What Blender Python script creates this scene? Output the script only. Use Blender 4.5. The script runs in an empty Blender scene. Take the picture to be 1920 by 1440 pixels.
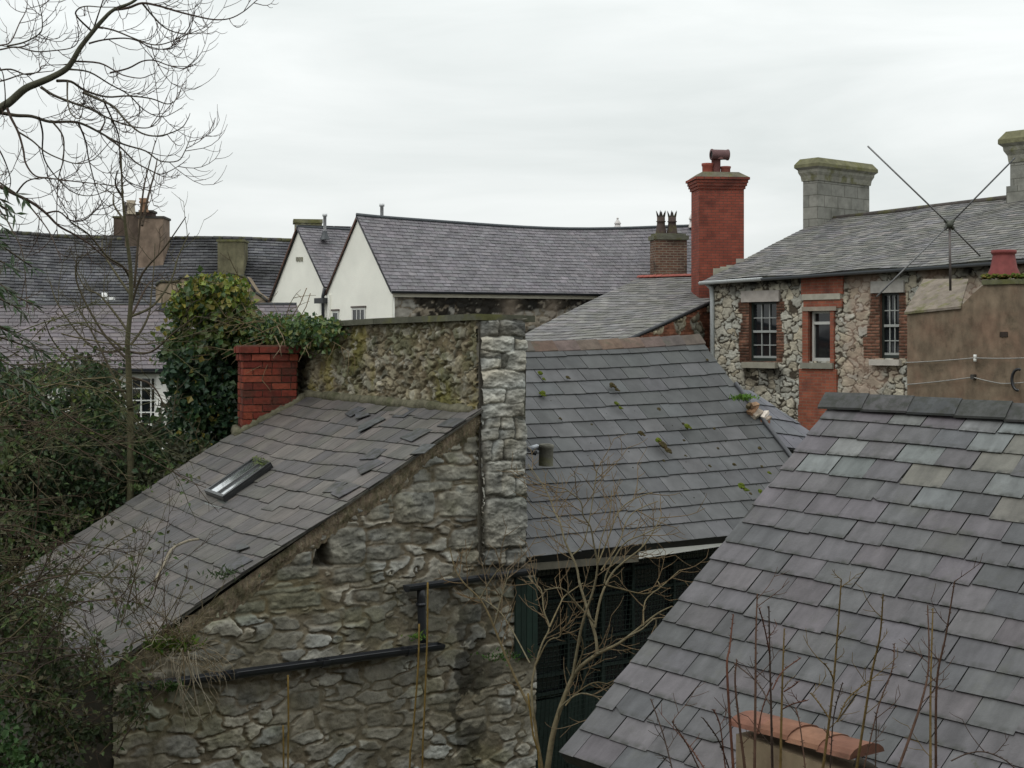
import bpy, math, random
import numpy as np
from mathutils import Vector, Matrix

# ------------------------------------------------------------------ camera, sky, sun
F = 2700.0; HY = 640.0; CAMZ = 5.0
scene = bpy.context.scene
cam_d = bpy.data.cameras.new('camera'); cam = bpy.data.objects.new('camera', cam_d)
scene.collection.objects.link(cam); scene.camera = cam
cam.location = (0, 0, CAMZ); cam.rotation_euler = (math.radians(90), 0, 0)
cam_d.sensor_width = 36.0; cam_d.lens = 36.0 * F / 1920.0
cam_d.shift_y = (HY - 720) / 1920.0
cam_d.clip_start = 0.1; cam_d.clip_end = 3000

SUN_EL, SUN_AZ = 48.0, 215.0          # azimuth clockwise from +Y: behind and to the left
world = bpy.data.worlds.new("World"); scene.world = world; world.use_nodes = True
wn, wl = world.node_tree.nodes, world.node_tree.links
wn.clear()
def N(t, **k):
    n = wn.new(t)
    for a, b in k.items(): setattr(n, a, b)
    return n
out = N('ShaderNodeOutputWorld'); bg = N('ShaderNodeBackground'); wl.new(bg.outputs[0], out.inputs[0])
sky = N('ShaderNodeTexSky'); sky.sky_type = 'NISHITA'; sky.sun_disc = False
sky.sun_elevation = math.radians(SUN_EL); sky.sun_rotation = math.radians(SUN_AZ)
bg.inputs[1].default_value = 0.1
tc = N('ShaderNodeTexCoord'); sep = N('ShaderNodeSeparateXYZ'); wl.new(tc.outputs['Generated'], sep.inputs[0])
# overcast deck: brighter toward the zenith, soft stretched cloud banks
mp = N('ShaderNodeMapping'); mp.inputs['Scale'].default_value = (2.2, 2.2, 13); wl.new(tc.outputs['Generated'], mp.inputs[0])
nz = N('ShaderNodeTexNoise'); nz.inputs['Scale'].default_value = 1.3; nz.inputs['Detail'].default_value = 6
nz.inputs['Roughness'].default_value = .52; nz.inputs['Distortion'].default_value = .35; wl.new(mp.outputs[0], nz.inputs[0])
cr = N('ShaderNodeValToRGB'); wl.new(nz.outputs[0], cr.inputs[0])
cr.color_ramp.elements[0].position = .30; cr.color_ramp.elements[0].color = (6.95, 7.35, 7.25, 1)
cr.color_ramp.elements[1].position = .74; cr.color_ramp.elements[1].color = (9.3, 9.55, 9.45, 1)
m1 = N('ShaderNodeMath', operation='MAXIMUM'); wl.new(sep.outputs[2], m1.inputs[0]); m1.inputs[1].default_value = 0
m2 = N('ShaderNodeMath', operation='MULTIPLY_ADD'); wl.new(m1.outputs[0], m2.inputs[0]); m2.inputs[1].default_value = 1.0; m2.inputs[2].default_value = .96
vm = N('ShaderNodeVectorMath', operation='SCALE'); wl.new(cr.outputs[0], vm.inputs[0]); wl.new(m2.outputs[0], vm.inputs['Scale'])
mx = N('ShaderNodeMix', data_type='RGBA'); mx.inputs[0].default_value = .965
wl.new(sky.outputs[0], mx.inputs[6]); wl.new(vm.outputs[0], mx.inputs[7]); wl.new(mx.outputs[2], bg.inputs[0])

sd = bpy.data.lights.new('sun', 'SUN'); sd.energy = 0.7; sd.angle = math.radians(25); sd.color = (1, .97, .92)
so = bpy.data.objects.new('sun', sd); scene.collection.objects.link(so)
a, e = math.radians(SUN_AZ), math.radians(SUN_EL)
sdir = Vector((math.sin(a) * math.cos(e), math.cos(a) * math.cos(e), math.sin(e)))
so.rotation_euler = sdir.to_track_quat('Z', 'Y').to_euler(); so.location = (-10, -20, 40)
scene.view_settings.view_transform = 'Standard'; scene.view_settings.look = 'None'
scene.view_settings.exposure = 0.0; scene.view_settings.gamma = 1

# ------------------------------------------------------------------ helpers
R = random.Random(7)
def lin(r, g, b):
    f = lambda c: (c / 255 / 12.92) if c <= 10 else ((c / 255 + .055) / 1.055) ** 2.4
    return (f(r), f(g), f(b))
def P(px, py, Z): return Vector(((px - 960) / F * Z, Z, CAMZ + (HY - py) / F * Z))
def lerp(a, b, t): return a + (b - a) * t
def ext(A, B, t): return A + (B - A) * t
def mul(c, k): return (c[0] * k, c[1] * k, c[2] * k)
def mixc(a, b, t): return tuple(a[i] * (1 - t) + b[i] * t for i in range(3))
def vary(c, amt=.15, rnd=R, hue=.04):
    k = 1 + rnd.uniform(-amt, amt)
    return tuple(max(0, x * k * (1 + rnd.uniform(-hue, hue))) for x in c)

class Pl:
    """vertical plane; s runs along it in metres, h is height, o is the offset toward the viewer's side"""
    def __init__(self, pA, ZA, pB=None, ZB=None, az=None):
        A = Vector(((pA - 960) / F * ZA, ZA))
        if az is None:
            B = Vector(((pB - 960) / F * ZB, ZB)); d = (B - A).normalized()
        else: d = Vector((math.sin(math.radians(az)), math.cos(math.radians(az))))
        self.A, self.d = A, d
        n = Vector((d.y, -d.x))
        if n.dot(-A) < 0: n = -n
        self.n = n
    def s(self, px):
        k = (px - 960) / F; A, d = self.A, self.d
        return (k * A.y - A.x) / (d.x - k * d.y)
    def Z(self, px): return self.A.y + self.d.y * self.s(px)
    def h(self, px, py): return CAMZ + (HY - py) / F * self.Z(px)
    def sh(self, px, py): return (self.s(px), self.h(px, py))
    def pt(self, s, h, o=0):
        q = self.A + self.d * s + self.n * o
        return Vector((q.x, q.y, h))
    def pp(self, px, py, o=0): return self.pt(self.s(px), self.h(px, py), o)

class MB:
    def __init__(self): self.v = []; self.f = []; self.uv = []; self.c = []; self.m = []
    def poly(self, pts, col=(.5, .5, .5), uv=None, m=0):
        b = len(self.v); self.v.extend([tuple(p) for p in pts]); self.f.append(tuple(range(b, b + len(pts))))
        if uv is None:
            p0 = Vector(pts[0]); ax = (Vector(pts[1]) - p0)
            ax = ax.normalized() if ax.length > 1e-9 else Vector((1, 0, 0))
            nn = ax.cross(Vector(pts[2]) - p0); nn = nn.normalized() if nn.length > 1e-12 else Vector((0, 0, 1))
            ay = nn.cross(ax); uv = [((Vector(p) - p0).dot(ax), (Vector(p) - p0).dot(ay)) for p in pts]
        self.uv.extend(uv); self.c.extend([col] * len(pts)); self.m.append(m)
    def hexa(self, q, col, uvo=(0, 0), m=0, skip=()):
        # q: 0-3 front (bl, br, tr, tl), 4-7 back in the same order
        fs = {'f': (0, 1, 2, 3), 'k': (5, 4, 7, 6), 'l': (4, 0, 3, 7), 'r': (1, 5, 6, 2), 't': (3, 2, 6, 7), 'b': (4, 5, 1, 0)}
        q = [Vector(p) for p in q]
        w = (q[1] - q[0]).length; hh = (q[3] - q[0]).length; dd = (q[4] - q[0]).length
        U = {'f': [(0, 0), (w, 0), (w, hh), (0, hh)], 'k': [(w, 0), (0, 0), (0, hh), (w, hh)], 'l': [(-dd, 0), (0, 0), (0, hh), (-dd, hh)],
             'r': [(w, 0), (w + dd, 0), (w + dd, hh), (w, hh)], 't': [(0, hh), (w, hh), (w, hh + dd), (0, hh + dd)], 'b': [(0, -dd), (w, -dd), (w, 0), (0, 0)]}
        for k, idx in fs.items():
            if k in skip: continue
            self.poly([q[i] for i in idx], col, [(a + uvo[0], b + uvo[1]) for a, b in U[k]], m)
    def pbox(self, pl, s0, s1, h0, h1, o0, o1, col, m=0, uvabs=True, skip=()):
        """o0 = front offset (toward viewer), o1 = back offset"""
        q = [pl.pt(s0, h0, o0), pl.pt(s1, h0, o0), pl.pt(s1, h1, o0), pl.pt(s0, h1, o0),
             pl.pt(s0, h0, o1), pl.pt(s1, h0, o1), pl.pt(s1, h1, o1), pl.pt(s0, h1, o1)]
        self.hexa(q, col, (s0, h0) if uvabs else (0, 0), m, skip)
    def prism(self, pl, poly, o0, o1, col, m=0, front=True):
        """poly = list of (s,h)"""
        n = len(poly)
        fr = [pl.pt(s, h, o0) for s, h in poly]; bk = [pl.pt(s, h, o1) for s, h in poly]
        if front: self.poly(fr, col, [tuple(p) for p in poly], m)
        self.poly(bk[::-1], col, [tuple(p) for p in poly[::-1]], m)
        for i in range(n):
            j = (i + 1) % n
            self.poly([bk[i], bk[j], fr[j], fr[i]], col, [(poly[i][0], poly[i][1] + .5), (poly[j][0], poly[j][1] + .5), (poly[j][0], poly[j][1]), (poly[i][0], poly[i][1])], m)
    def tube(self, pts, rad, col, n=6, m=0, cap=True, colf=None):
        pts = [Vector(p) for p in pts]; k = len(pts)
        if not hasattr(rad, '__len__'): rad = [rad] * k
        base = len(self.v); up = None
        for i, p in enumerate(pts):
            t = (pts[min(i + 1, k - 1)] - pts[max(i - 1, 0)])
            t = t.normalized() if t.length > 1e-9 else Vector((0, 0, 1))
            if up is None:
                up = Vector((0, 0, 1)) if abs(t.z) < .9 else Vector((1, 0, 0))
            x = t.cross(up); x = x.normalized() if x.length > 1e-6 else t.orthogonal().normalized()
            y = x.cross(t).normalized(); up = y
            for j in range(n):
                a = 2 * math.pi * j / n
                self.v.append(tuple(p + (x * math.cos(a) + y * math.sin(a)) * rad[i]))
        L = 0
        for i in range(k - 1):
            dl = (pts[i + 1] - pts[i]).length
            c = colf(i) if colf else col
            for j in range(n):
                j2 = (j + 1) % n
                self.f.append((base + i * n + j, base + i * n + j2, base + (i + 1) * n + j2, base + (i + 1) * n + j))
                u0, u1 = j / n * .2, (j + 1) / n * .2
                self.uv.extend([(u0, L), (u1, L), (u1, L + dl), (u0, L + dl)]); self.c.extend([c] * 4); self.m.append(m)
            L += dl
        if cap:
            self.f.append(tuple(base + j for j in range(n))[::-1]); self.uv.extend([(0, 0)] * n); self.c.extend([col] * n); self.m.append(m)
            self.f.append(tuple(base + (k - 1) * n + j for j in range(n))); self.uv.extend([(0, 0)] * n); self.c.extend([col] * n); self.m.append(m)
    def lathe(self, c, prof, col, n=20, m=0, axis=Vector((0, 0, 1)), colf=None):
        """prof = [(r, z)] along axis"""
        c = Vector(c); ax = axis.normalized(); x = ax.orthogonal().normalized(); y = ax.cross(x)
        base = len(self.v); k = len(prof)
        for r, z in prof:
            for j in range(n):
                a = 2 * math.pi * j / n
                self.v.append(tuple(c + ax * z + (x * math.cos(a) + y * math.sin(a)) * r))
        for i in range(k - 1):
            cc = colf(i) if colf else col
            for j in range(n):
                j2 = (j + 1) % n
                self.f.append((base + i * n + j, base + i * n + j2, base + (i + 1) * n + j2, base + (i + 1) * n + j))
                self.uv.extend([(j / n, prof[i][1]), ((j + 1) / n, prof[i][1]), ((j + 1) / n, prof[i + 1][1]), (j / n, prof[i + 1][1])])
                self.c.extend([cc] * 4); self.m.append(m)
    def build(self, name, mats, parent=None, smooth=False):
        if not isinstance(mats, (list, tuple)): mats = [mats]
        me = bpy.data.meshes.new(name)
        off = Vector((0, 0, 0)); q = parent
        while q is not None: off = off + q.location; q = q.parent
        if parent is None: off = Vector(self.v[0]) if self.v else off
        vv = np.array(self.v, dtype=np.float64) - np.array(off)
        me.vertices.add(len(vv)); me.vertices.foreach_set('co', vv.ravel())
        tot = np.array([len(f) for f in self.f], dtype=np.int32); st = np.concatenate([[0], np.cumsum(tot)[:-1]]).astype(np.int32)
        idx = np.fromiter((i for f in self.f for i in f), dtype=np.int32)
        me.loops.add(len(idx)); me.loops.foreach_set('vertex_index', idx)
        me.polygons.add(len(tot)); me.polygons.foreach_set('loop_start', st); me.polygons.foreach_set('loop_total', tot)
        me.polygons.foreach_set('material_index', np.array(self.m, dtype=np.int32))
        if smooth: me.polygons.foreach_set('use_smooth', np.ones(len(tot), dtype=bool))
        me.update(calc_edges=True)
        uvl = me.uv_layers.new(name='UVMap'); uvl.data.foreach_set('uv', np.array(self.uv, dtype=np.float32).ravel())
        ca = me.color_attributes.new(name='Col', type='FLOAT_COLOR', domain='CORNER')
        cc = np.ones((len(idx), 4), dtype=np.float32); cc[:, :3] = np.array(self.c, dtype=np.float32); ca.data.foreach_set('color', cc.ravel())
        me.validate()
        for mm in mats: me.materials.append(mm)
        o = bpy.data.objects.new(name, me); scene.collection.objects.link(o)
        if parent is not None: o.parent = parent
        else: o.location = off
        return o

def thing(name, label, cat, loc, group=None):
    o = bpy.data.objects.new(name, None); scene.collection.objects.link(o)
    o.location = loc; o.empty_display_size = .3
    o['label'] = label; o['category'] = cat
    if group: o['group'] = group
    return o
def tag(o, label, cat, group=None, kind=None):
    if label: o['label'] = label
    if cat: o['category'] = cat
    if group: o['group'] = group
    if kind: o['kind'] = kind
    return o

# ------------------------------------------------------------------ materials
def mat(name, rough=.85, n_scale=6, n_lo=.7, n_hi=1.25, bump=.25, b_scale=40, b_dist=.01, spec=.25, streak=0, brick=None, lichen=None, mottle=None, transl=0, metallic=0, coords='Object', edge=None):
    m = bpy.data.materials.new(name); m.use_nodes = True
    nt = m.node_tree; n, l = nt.nodes, nt.links
    b = n['Principled BSDF']; b.inputs['Roughness'].default_value = rough
    b.inputs['Specular IOR Level'].default_value = spec; b.inputs['Metallic'].default_value = metallic
    at = n.new('ShaderNodeAttribute'); at.attribute_name = 'Col'
    tc = n.new('ShaderNodeTexCoord'); col = at.outputs['Color']
    def noise(scale, detail=5, vec=None, rough_=.6):
        t = n.new('ShaderNodeTexNoise'); t.inputs['Scale'].default_value = scale; t.inputs['Detail'].default_value = detail
        t.inputs['Roughness'].default_value = rough_; l.new(vec or tc.outputs[coords], t.inputs['Vector']); return t.outputs[0]
    def rng(v, a, b_, c, d):
        r = n.new('ShaderNodeMapRange'); l.new(v, r.inputs[0])
        for i, q in enumerate((a, b_, c, d)): r.inputs[i + 1].default_value = q
        return r.outputs[0]
    def scale(c, f):
        v = n.new('ShaderNodeVectorMath'); v.operation = 'SCALE'; l.new(c, v.inputs[0]); l.new(f, v.inputs['Scale']); return v.outputs[0]
    def mixn(f, a, bcol):
        x = n.new('ShaderNodeMix'); x.data_type = 'RGBA'; l.new(f, x.inputs[0]); l.new(a, x.inputs[6])
        if isinstance(bcol, tuple): x.inputs[7].default_value = (*bcol, 1)
        else: l.new(bcol, x.inputs[7])
        return x.outputs[2]
    hgt = noise(b_scale, 6)
    if brick:
        bt = n.new('ShaderNodeTexBrick'); l.new(tc.outputs['UV'], bt.inputs['Vector'])
        bt.inputs['Scale'].default_value = 1; bt.inputs['Brick Width'].default_value = brick.get('w', .225)
        bt.inputs['Row Height'].default_value = brick.get('h', .075); bt.inputs['Mortar Size'].default_value = brick.get('ms', .008)
        bt.inputs['Mortar Smooth'].default_value = .1; bt.inputs['Bias'].default_value = 0
        bt.inputs['Color1'].default_value = (*brick['c1'], 1); bt.inputs['Color2'].default_value = (*brick['c2'], 1); bt.inputs['Mortar'].default_value = (*brick['mc'], 1)
        col = bt.outputs['Color']
        s = n.new('ShaderNodeMath'); s.operation = 'MULTIPLY_ADD'; l.new(bt.outputs['Fac'], s.inputs[0]); s.inputs[1].default_value = -1.2; l.new(hgt, s.inputs[2]); hgt = s.outputs[0]
        if 'dirt' in brick: # soot and weathering blotches
            col = mixn(rng(noise(brick.get('ds', 1.1), 6), .5, .68, 0, brick.get('da', .7)), col, brick['dirt'])
    if mottle:   # (colour, scale, lo, hi, amount)
        for (mc, sc, lo, hi, am) in mottle:
            col = mixn(rng(noise(sc, 7, None, .65), lo, hi, 0, am), col, mc)
    if streak:
        mpn = n.new('ShaderNodeMapping'); mpn.inputs['Scale'].default_value = (streak, 2.2, 1); l.new(tc.outputs['UV'], mpn.inputs[0])
        col = scale(col, rng(noise(1, 4, mpn.outputs[0]), .3, .7, .72, 1.3))
    if edge:     # dark growth along the lower edge of each slate (uv y = 0 there)
        sp_ = n.new('ShaderNodeSeparateXYZ'); l.new(tc.outputs['UV'], sp_.inputs[0])
        ev = rng(sp_.outputs[1], -edge[1], -.002, 0, 1); nv = rng(noise(14, 4), .42, .62, 0, edge[2])
        mm_ = n.new('ShaderNodeMath'); mm_.operation = 'MULTIPLY'; l.new(ev, mm_.inputs[0]); l.new(nv, mm_.inputs[1]); col = mixn(mm_.outputs[0], col, edge[0])
    if lichen:
        for (mc, sc, lo, hi, am) in lichen:
            col = mixn(rng(noise(sc, 8, None, .7), lo, hi, 0, am), col, mc)
    col = scale(col, rng(noise(n_scale, 6), .3, .7, n_lo, n_hi))
    l.new(col, b.inputs['Base Color'])
    bp = n.new('ShaderNodeBump'); bp.inputs['Strength'].default_value = bump; bp.inputs['Distance'].default_value = b_dist
    l.new(hgt, bp.inputs['Height']); l.new(bp.outputs[0], b.inputs['Normal'])
    if transl:
        tr = n.new('ShaderNodeBsdfTranslucent'); l.new(col, tr.inputs[0]); ms = n.new('ShaderNodeMixShader'); ms.inputs[0].default_value = transl
        l.new(b.outputs[0], ms.inputs[1]); l.new(tr.outputs[0], ms.inputs[2]); l.new(ms.outputs[0], n['Material Output'].inputs[0])
    return m

LICH_G = (.075, .085, .04); LICH_W = (.28, .28, .26); LICH_Y = (.16, .14, .035)
M = {}
M['slate_old'] = mat('old_slate', .62, 5, .75, 1.2, .35, 30, .01, .35, streak=26, edge=((.02, .022, .014), .05, .8), lichen=[((.085, .08, .055), 2.2, .5, .72, .5), ((.2, .2, .17), 34, .66, .74, .5)])
M['slate_smooth'] = mat('smooth_slate', .6, 3, .85, 1.14, .15, 25, .004, .28, edge=((.02, .022, .018), .02, .7), streak=3, lichen=[((.03, .03, .034), 1.4, .56, .72, .5)])
M['slate_near'] = mat('near_slate', .58, 7, .85, 1.13, .3, 40, .006, .35, streak=9, edge=((.022, .024, .018), .05, .95), lichen=[((.075, .076, .06), 3.2, .56, .7, .4), ((.25, .25, .23), 26, .70, .73, .6), ((.045, .05, .02), 9, .66, .72, .6), ((.03, .03, .028), 1.7, .55, .72, .45)])
M['slate_far'] = mat('far_slate', .6, 2, .85, 1.15, .1, 15, .01, .35, streak=4)
M['slate_lichen'] = mat('lichened_slate', .75, 3, .75, 1.25, .25, 20, .02, .25, lichen=[((.115, .115, .085), 1.2, .42, .66, .6), ((.3, .3, .27), 9, .62, .72, .6)])
M['slate_dark'] = mat('sooty_slate', .8, .9, .55, 1.35, .2, 10, .02, .2, lichen=[((.02, .02, .02), .35, .45, .6, .75), ((.14, .14, .13), 5, .62, .72, .4)])
M['stone'] = mat('rubble_stone', .9, 9, .72, 1.25, .6, 45, .012, .2, mottle=[((.06, .065, .035), 2.5, .5, .72, .45), ((.022, .022, .02), 14, .6, .7, .5)])
M['stone_far'] = mat('far_rubble_stone', .9, 3, .75, 1.2, .4, 20, .02, .2, mottle=[((.05, .045, .035), 5, .56, .7, .4)])
M['mortar'] = mat('mortar_fillet', .95, 12, .6, 1.35, .8, 50, .02, .1, mottle=[((.05, .055, .025), 5, .5, .64, .6), ((.3, .3, .26), 50, .68, .72, .8)])
M['ashlar'] = mat('ashlar_blocks', .9, 5, .8, 1.15, .4, 25, .01, .2, brick=dict(w=.62, h=.34, ms=.012, c1=(.27, .265, .235), c2=(.19, .19, .17), mc=(.12, .118, .1), dirt=(.09, .09, .075), ds=.9, da=.65))
M['stonework'] = mat('weathered_stone', .9, 5, .7, 1.25, .5, 25, .02, .2, mottle=[((.11, .11, .035), 3, .5, .62, .7)])
M['lintel'] = mat('dressed_stone', .9, 5, .8, 1.15, .3, 30, .01, .2)
RED = dict(w=.225, h=.075, ms=.008, c1=(.26, .066, .042), c2=(.195, .05, .034), mc=(.10, .055, .042), dirt=(.06, .024, .02), ds=.9, da=.75)
M['brick_red'] = mat('red_brick', .85, 3, .8, 1.15, .4, 30, .01, .2, brick=RED)
M['brick_panel'] = mat('orange_brick', .9, 3, .8, 1.2, .4, 30, .01, .2, brick=dict(w=.225, h=.075, ms=.009, c1=(.30, .095, .055), c2=(.22, .07, .045), mc=(.2, .12, .085), dirt=(.09, .04, .035), ds=2.2, da=.6))
M['brick_dark'] = mat('sooty_brick', .9, 4, .7, 1.25, .4, 30, .01, .2, brick=dict(w=.225, h=.075, ms=.013, c1=(.17, .085, .055), c2=(.1, .055, .045), mc=(.2, .17, .13), dirt=(.03, .025, .02), ds=1.5, da=.8))
M['brick_solid'] = mat('brick_face', .9, 30, .7, 1.25, .7, 80, .008, .2, mottle=[((.05, .035, .025), 4, .48, .68, .7), ((.16, .13, .10), 9, .62, .72, .5)])
M['render_white'] = mat('white_pebbledash', .95, 1.2, .93, 1.05, .5, 30, .01, .1, mottle=[((.70, .69, .62), .9, .42, .78, .15)])
M['render_brown'] = mat('brown_render', .9, 2, .75, 1.2, .4, 25, .01, .15, mottle=[((.20, .125, .088), 1.1, .46, .62, .6), ((.05, .045, .03), 2.6, .54, .7, .6)], streak=5)
M['render_tan'] = mat('tan_render', .95, 1.5, .75, 1.2, .3, 20, .01, .1, mottle=[((.07, .06, .045), 1.3, .5, .68, .6)], streak=4)
M['paint'] = mat('gloss_paint', .4, 5, .92, 1.06, .05, 20, .002, .4)
M['black_plastic'] = mat('black_plastic', .32, 6, .8, 1.2, .1, 20, .002, .5)
M['metal'] = mat('dull_metal', .5, 12, .8, 1.15, .1, 30, .002, .5, metallic=.3)
M['clay'] = mat('clay_tile', .85, 8, .7, 1.25, .4, 30, .008, .2, mottle=[((.07, .075, .05), 5, .54, .68, .55)])
M['pot'] = mat('clay_pot', .7, 8, .8, 1.2, .2, 30, .005, .3)
M['bark'] = mat('bark', .9, 25, .7, 1.3, .5, 60, .005, .15)
M['leaf'] = mat('ivy_leaf', .42, 30, .85, 1.15, .1, 40, .002, .4, transl=.25)
M['leaf_dull'] = mat('shrub_leaf', .6, 30, .8, 1.2, .1, 40, .002, .3, transl=.2)
M['moss'] = mat('moss_clump', .95, 40, .6, 1.4, 1, 80, .01, .1)
M['wood'] = mat('painted_wood', .75, 9, .7, 1.2, .3, 40, .004, .3)
M['ground'] = mat('ground_soil', .95, 1.5, .6, 1.3, .6, 8, .05, .1, mottle=[((.03, .05, .015), .6, .45, .6, .8)])
def glass(name, col, rough=.05):
    m = bpy.data.materials.new(name); m.use_nodes = True; b = m.node_tree.nodes['Principled BSDF']
    n, l = m.node_tree.nodes, m.node_tree.links
    t = n.new('ShaderNodeTexNoise'); t.inputs['Scale'].default_value = 3; c = n.new('ShaderNodeTexCoord'); l.new(c.outputs['Object'], t.inputs[0])
    r = n.new('ShaderNodeMapRange'); l.new(t.outputs[0], r.inputs[0]); r.inputs[3].default_value = rough * .6; r.inputs[4].default_value = rough * 1.8; l.new(r.outputs[0], b.inputs['Roughness'])
    bp = n.new('ShaderNodeBump'); bp.inputs['Strength'].default_value = .012; l.new(t.outputs[0], bp.inputs['Height']); l.new(bp.outputs[0], b.inputs['Normal'])
    b.inputs['Base Color'].default_value = (*col, 1); b.inputs['Specular IOR Level'].default_value = .6; return m
M['glass'] = glass('window_glass', (.012, .014, .016))
M['glass_sky'] = glass('skylight_glass', (.75, .78, .8), .1)
M['glass_sky'].node_tree.nodes['Principled BSDF'].inputs['Specular IOR Level'].default_value = 1.0
M['glass_sky'].node_tree.nodes['Principled BSDF'].inputs['Metallic'].default_value = .95

# ------------------------------------------------------------------ numpy noise and rubble field
def h2(i, j, seed):
    i = i.astype(np.int64); j = j.astype(np.int64)
    n = (i * 374761393 + j * 668265263 + seed * 982451653) & 0xffffffff
    n = ((n ^ (n >> 13)) * 1274126177) & 0xffffffff
    n = ((n ^ (n >> 16)) * 2246822519) & 0xffffffff
    return ((n ^ (n >> 15)) & 0xffffff) / float(0xffffff)
def vnoise(x, y, seed=0):
    i = np.floor(x); j = np.floor(y); fx = x - i; fy = y - j
    fx = fx * fx * (3 - 2 * fx); fy = fy * fy * (3 - 2 * fy)
    a = h2(i, j, seed); b = h2(i + 1, j, seed); c = h2(i, j + 1, seed); d = h2(i + 1, j + 1, seed)
    return (a * (1 - fx) + b * fx) * (1 - fy) + (c * (1 - fx) + d * fx) * fy
def fbm(x, y, seed=0, o=4):
    s = 0; a = .5; t = 0
    for k in range(o): s = s + a * vnoise(x * 2 ** k, y * 2 ** k, seed + k * 17); t += a; a *= .5
    return s / t
def sstep(a, b, x): t = np.clip((x - a) / (b - a), 0, 1); return t * t * (3 - 2 * t)
def rubble(S, H, sx, sy, seed, p=3.0, warp=.35, jit=.8, big=.35):
    U = S / sx + warp * (fbm(S / sx * 1.3, H / sy * 1.3, seed + 5, 3) - .5) * 2
    V = H / sy + warp * (fbm(S / sx * 1.3 + 31, H / sy * 1.3, seed + 9, 3) - .5) * 2
    I = np.floor(U); J = np.floor(V)
    F1 = np.full(U.shape, 9.); F2 = np.full(U.shape, 9.); ci = I.copy(); cj = J.copy(); cx = U.copy(); cy = V.copy()
    for dj in (-2, -1, 0, 1, 2):
        for di in (-2, -1, 0, 1, 2):
            i = I + di; j = J + dj
            ox = .5 + (h2(i, j, seed) - .5) * jit + (h2(j, j * 0, seed + 77) - .5); oy = .5 + (h2(i, j, seed + 1) - .5) * jit * .8
            w = 1 + (h2(i, j, seed + 2) - .5) * big * 2
            dx = np.abs(U - i - ox); dy = np.abs(V - j - oy)
            d = (dx ** p + dy ** p) ** (1 / p) / w
            c = d < F1
            F2 = np.where(c, F1, np.minimum(F2, d)); F1 = np.where(c, d, F1)
            ci = np.where(c, i, ci); cj = np.where(c, j, cj); cx = np.where(c, U - i - ox, cx); cy = np.where(c, V - j - oy, cy)
    return F2 - F1, ci, cj, cx, cy

def inpoly(x, y, poly):
    r = np.zeros(x.shape, bool); n = len(poly)
    for i in range(n):
        x0, y0 = poly[i]; x1, y1 = poly[(i + 1) % n]
        if y0 == y1: continue
        c = ((y0 > y) != (y1 > y)) & (x < (x1 - x0) * (y - y0) / (y1 - y0) + x0)
        r ^= c
    return r

def rubble_face(name, pl, poly, res, colf, parent, material, o0=0.0, body=.3, bodycol=(.1, .1, .09), holes=(), gap=.03):
    """poly in (s,h). colf(S,H) -> (disp, rgb array)"""
    xs = [p[0] for p in poly]; ys = [p[1] for p in poly]
    nx = max(2, int((max(xs) - min(xs)) / res)); ny = max(2, int((max(ys) - min(ys)) / res))
    sx = np.linspace(min(xs), max(xs), nx + 1); hy = np.linspace(min(ys), max(ys), ny + 1)
    S, H = np.meshgrid(sx, hy); D, C = colf(S, H)
    D = D + o0
    X = pl.A.x + pl.d.x * S + pl.n.x * D; Y = pl.A.y + pl.d.y * S + pl.n.y * D
    q = np.stack([X, Y, H], -1).reshape(-1, 3)
    cs = (S[:-1, :-1] + S[1:, 1:]) / 2; ch = (H[:-1, :-1] + H[1:, 1:]) / 2
    mk = inpoly(cs, ch, poly)
    for hl in holes: mk &= ~inpoly(cs, ch, hl)
    jj, ii = np.nonzero(mk); w = nx + 1
    f = np.stack([jj * w + ii, jj * w + ii + 1, (jj + 1) * w + ii + 1, (jj + 1) * w + ii], -1)
    if (pl.pt(1, 0) - pl.pt(0, 0)).cross(Vector((0, 0, 1))).dot(Vector((pl.n.x, pl.n.y, 0))) < 0: f = f[:, ::-1]
    used, inv = np.unique(f, return_inverse=True); f = inv.reshape(f.shape)
    off = Vector((0, 0, 0)); qq = parent
    while qq is not None: off = off + qq.location; qq = qq.parent
    vv = q[used] - np.array(off); cc = np.ones((len(used), 4), np.float32); cc[:, :3] = C.reshape(-1, 3)[used]
    # solid body behind the face joined into the same mesh
    mb = MB(); mb.prism(pl, poly, o0 - gap, o0 - body, bodycol, front=not holes)
    bv = np.array(mb.v) - np.array(off)
    nv = len(vv); allv = np.concatenate([vv, bv])
    tot = np.concatenate([np.full(len(f), 4), [len(x) for x in mb.f]]).astype(np.int32)
    idx = np.concatenate([f.ravel(), np.array([i + nv for x in mb.f for i in x])]).astype(np.int32)
    me = bpy.data.meshes.new(name); me.vertices.add(len(allv)); me.vertices.foreach_set('co', allv.ravel())
    me.loops.add(len(idx)); me.loops.foreach_set('vertex_index', idx)
    me.polygons.add(len(tot)); me.polygons.foreach_set('loop_start', np.concatenate([[0], np.cumsum(tot)[:-1]]).astype(np.int32)); me.polygons.foreach_set('loop_total', tot)
    sm = np.zeros(len(tot), bool); sm[:len(f)] = True; me.polygons.foreach_set('use_smooth', sm)
    me.update(calc_edges=True)
    ca = me.color_attributes.new(name='Col', type='FLOAT_COLOR', domain='POINT')
    bc = np.ones((len(bv), 4), np.float32); bc[:, :3] = bodycol
    ca.data.foreach_set('color', np.concatenate([cc, bc]).astype(np.float32).ravel())
    me.validate(); me.materials.append(material)
    o = bpy.data.objects.new(name, me); scene.collection.objects.link(o)
    if parent is not None: o.parent = parent
    return o

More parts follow.
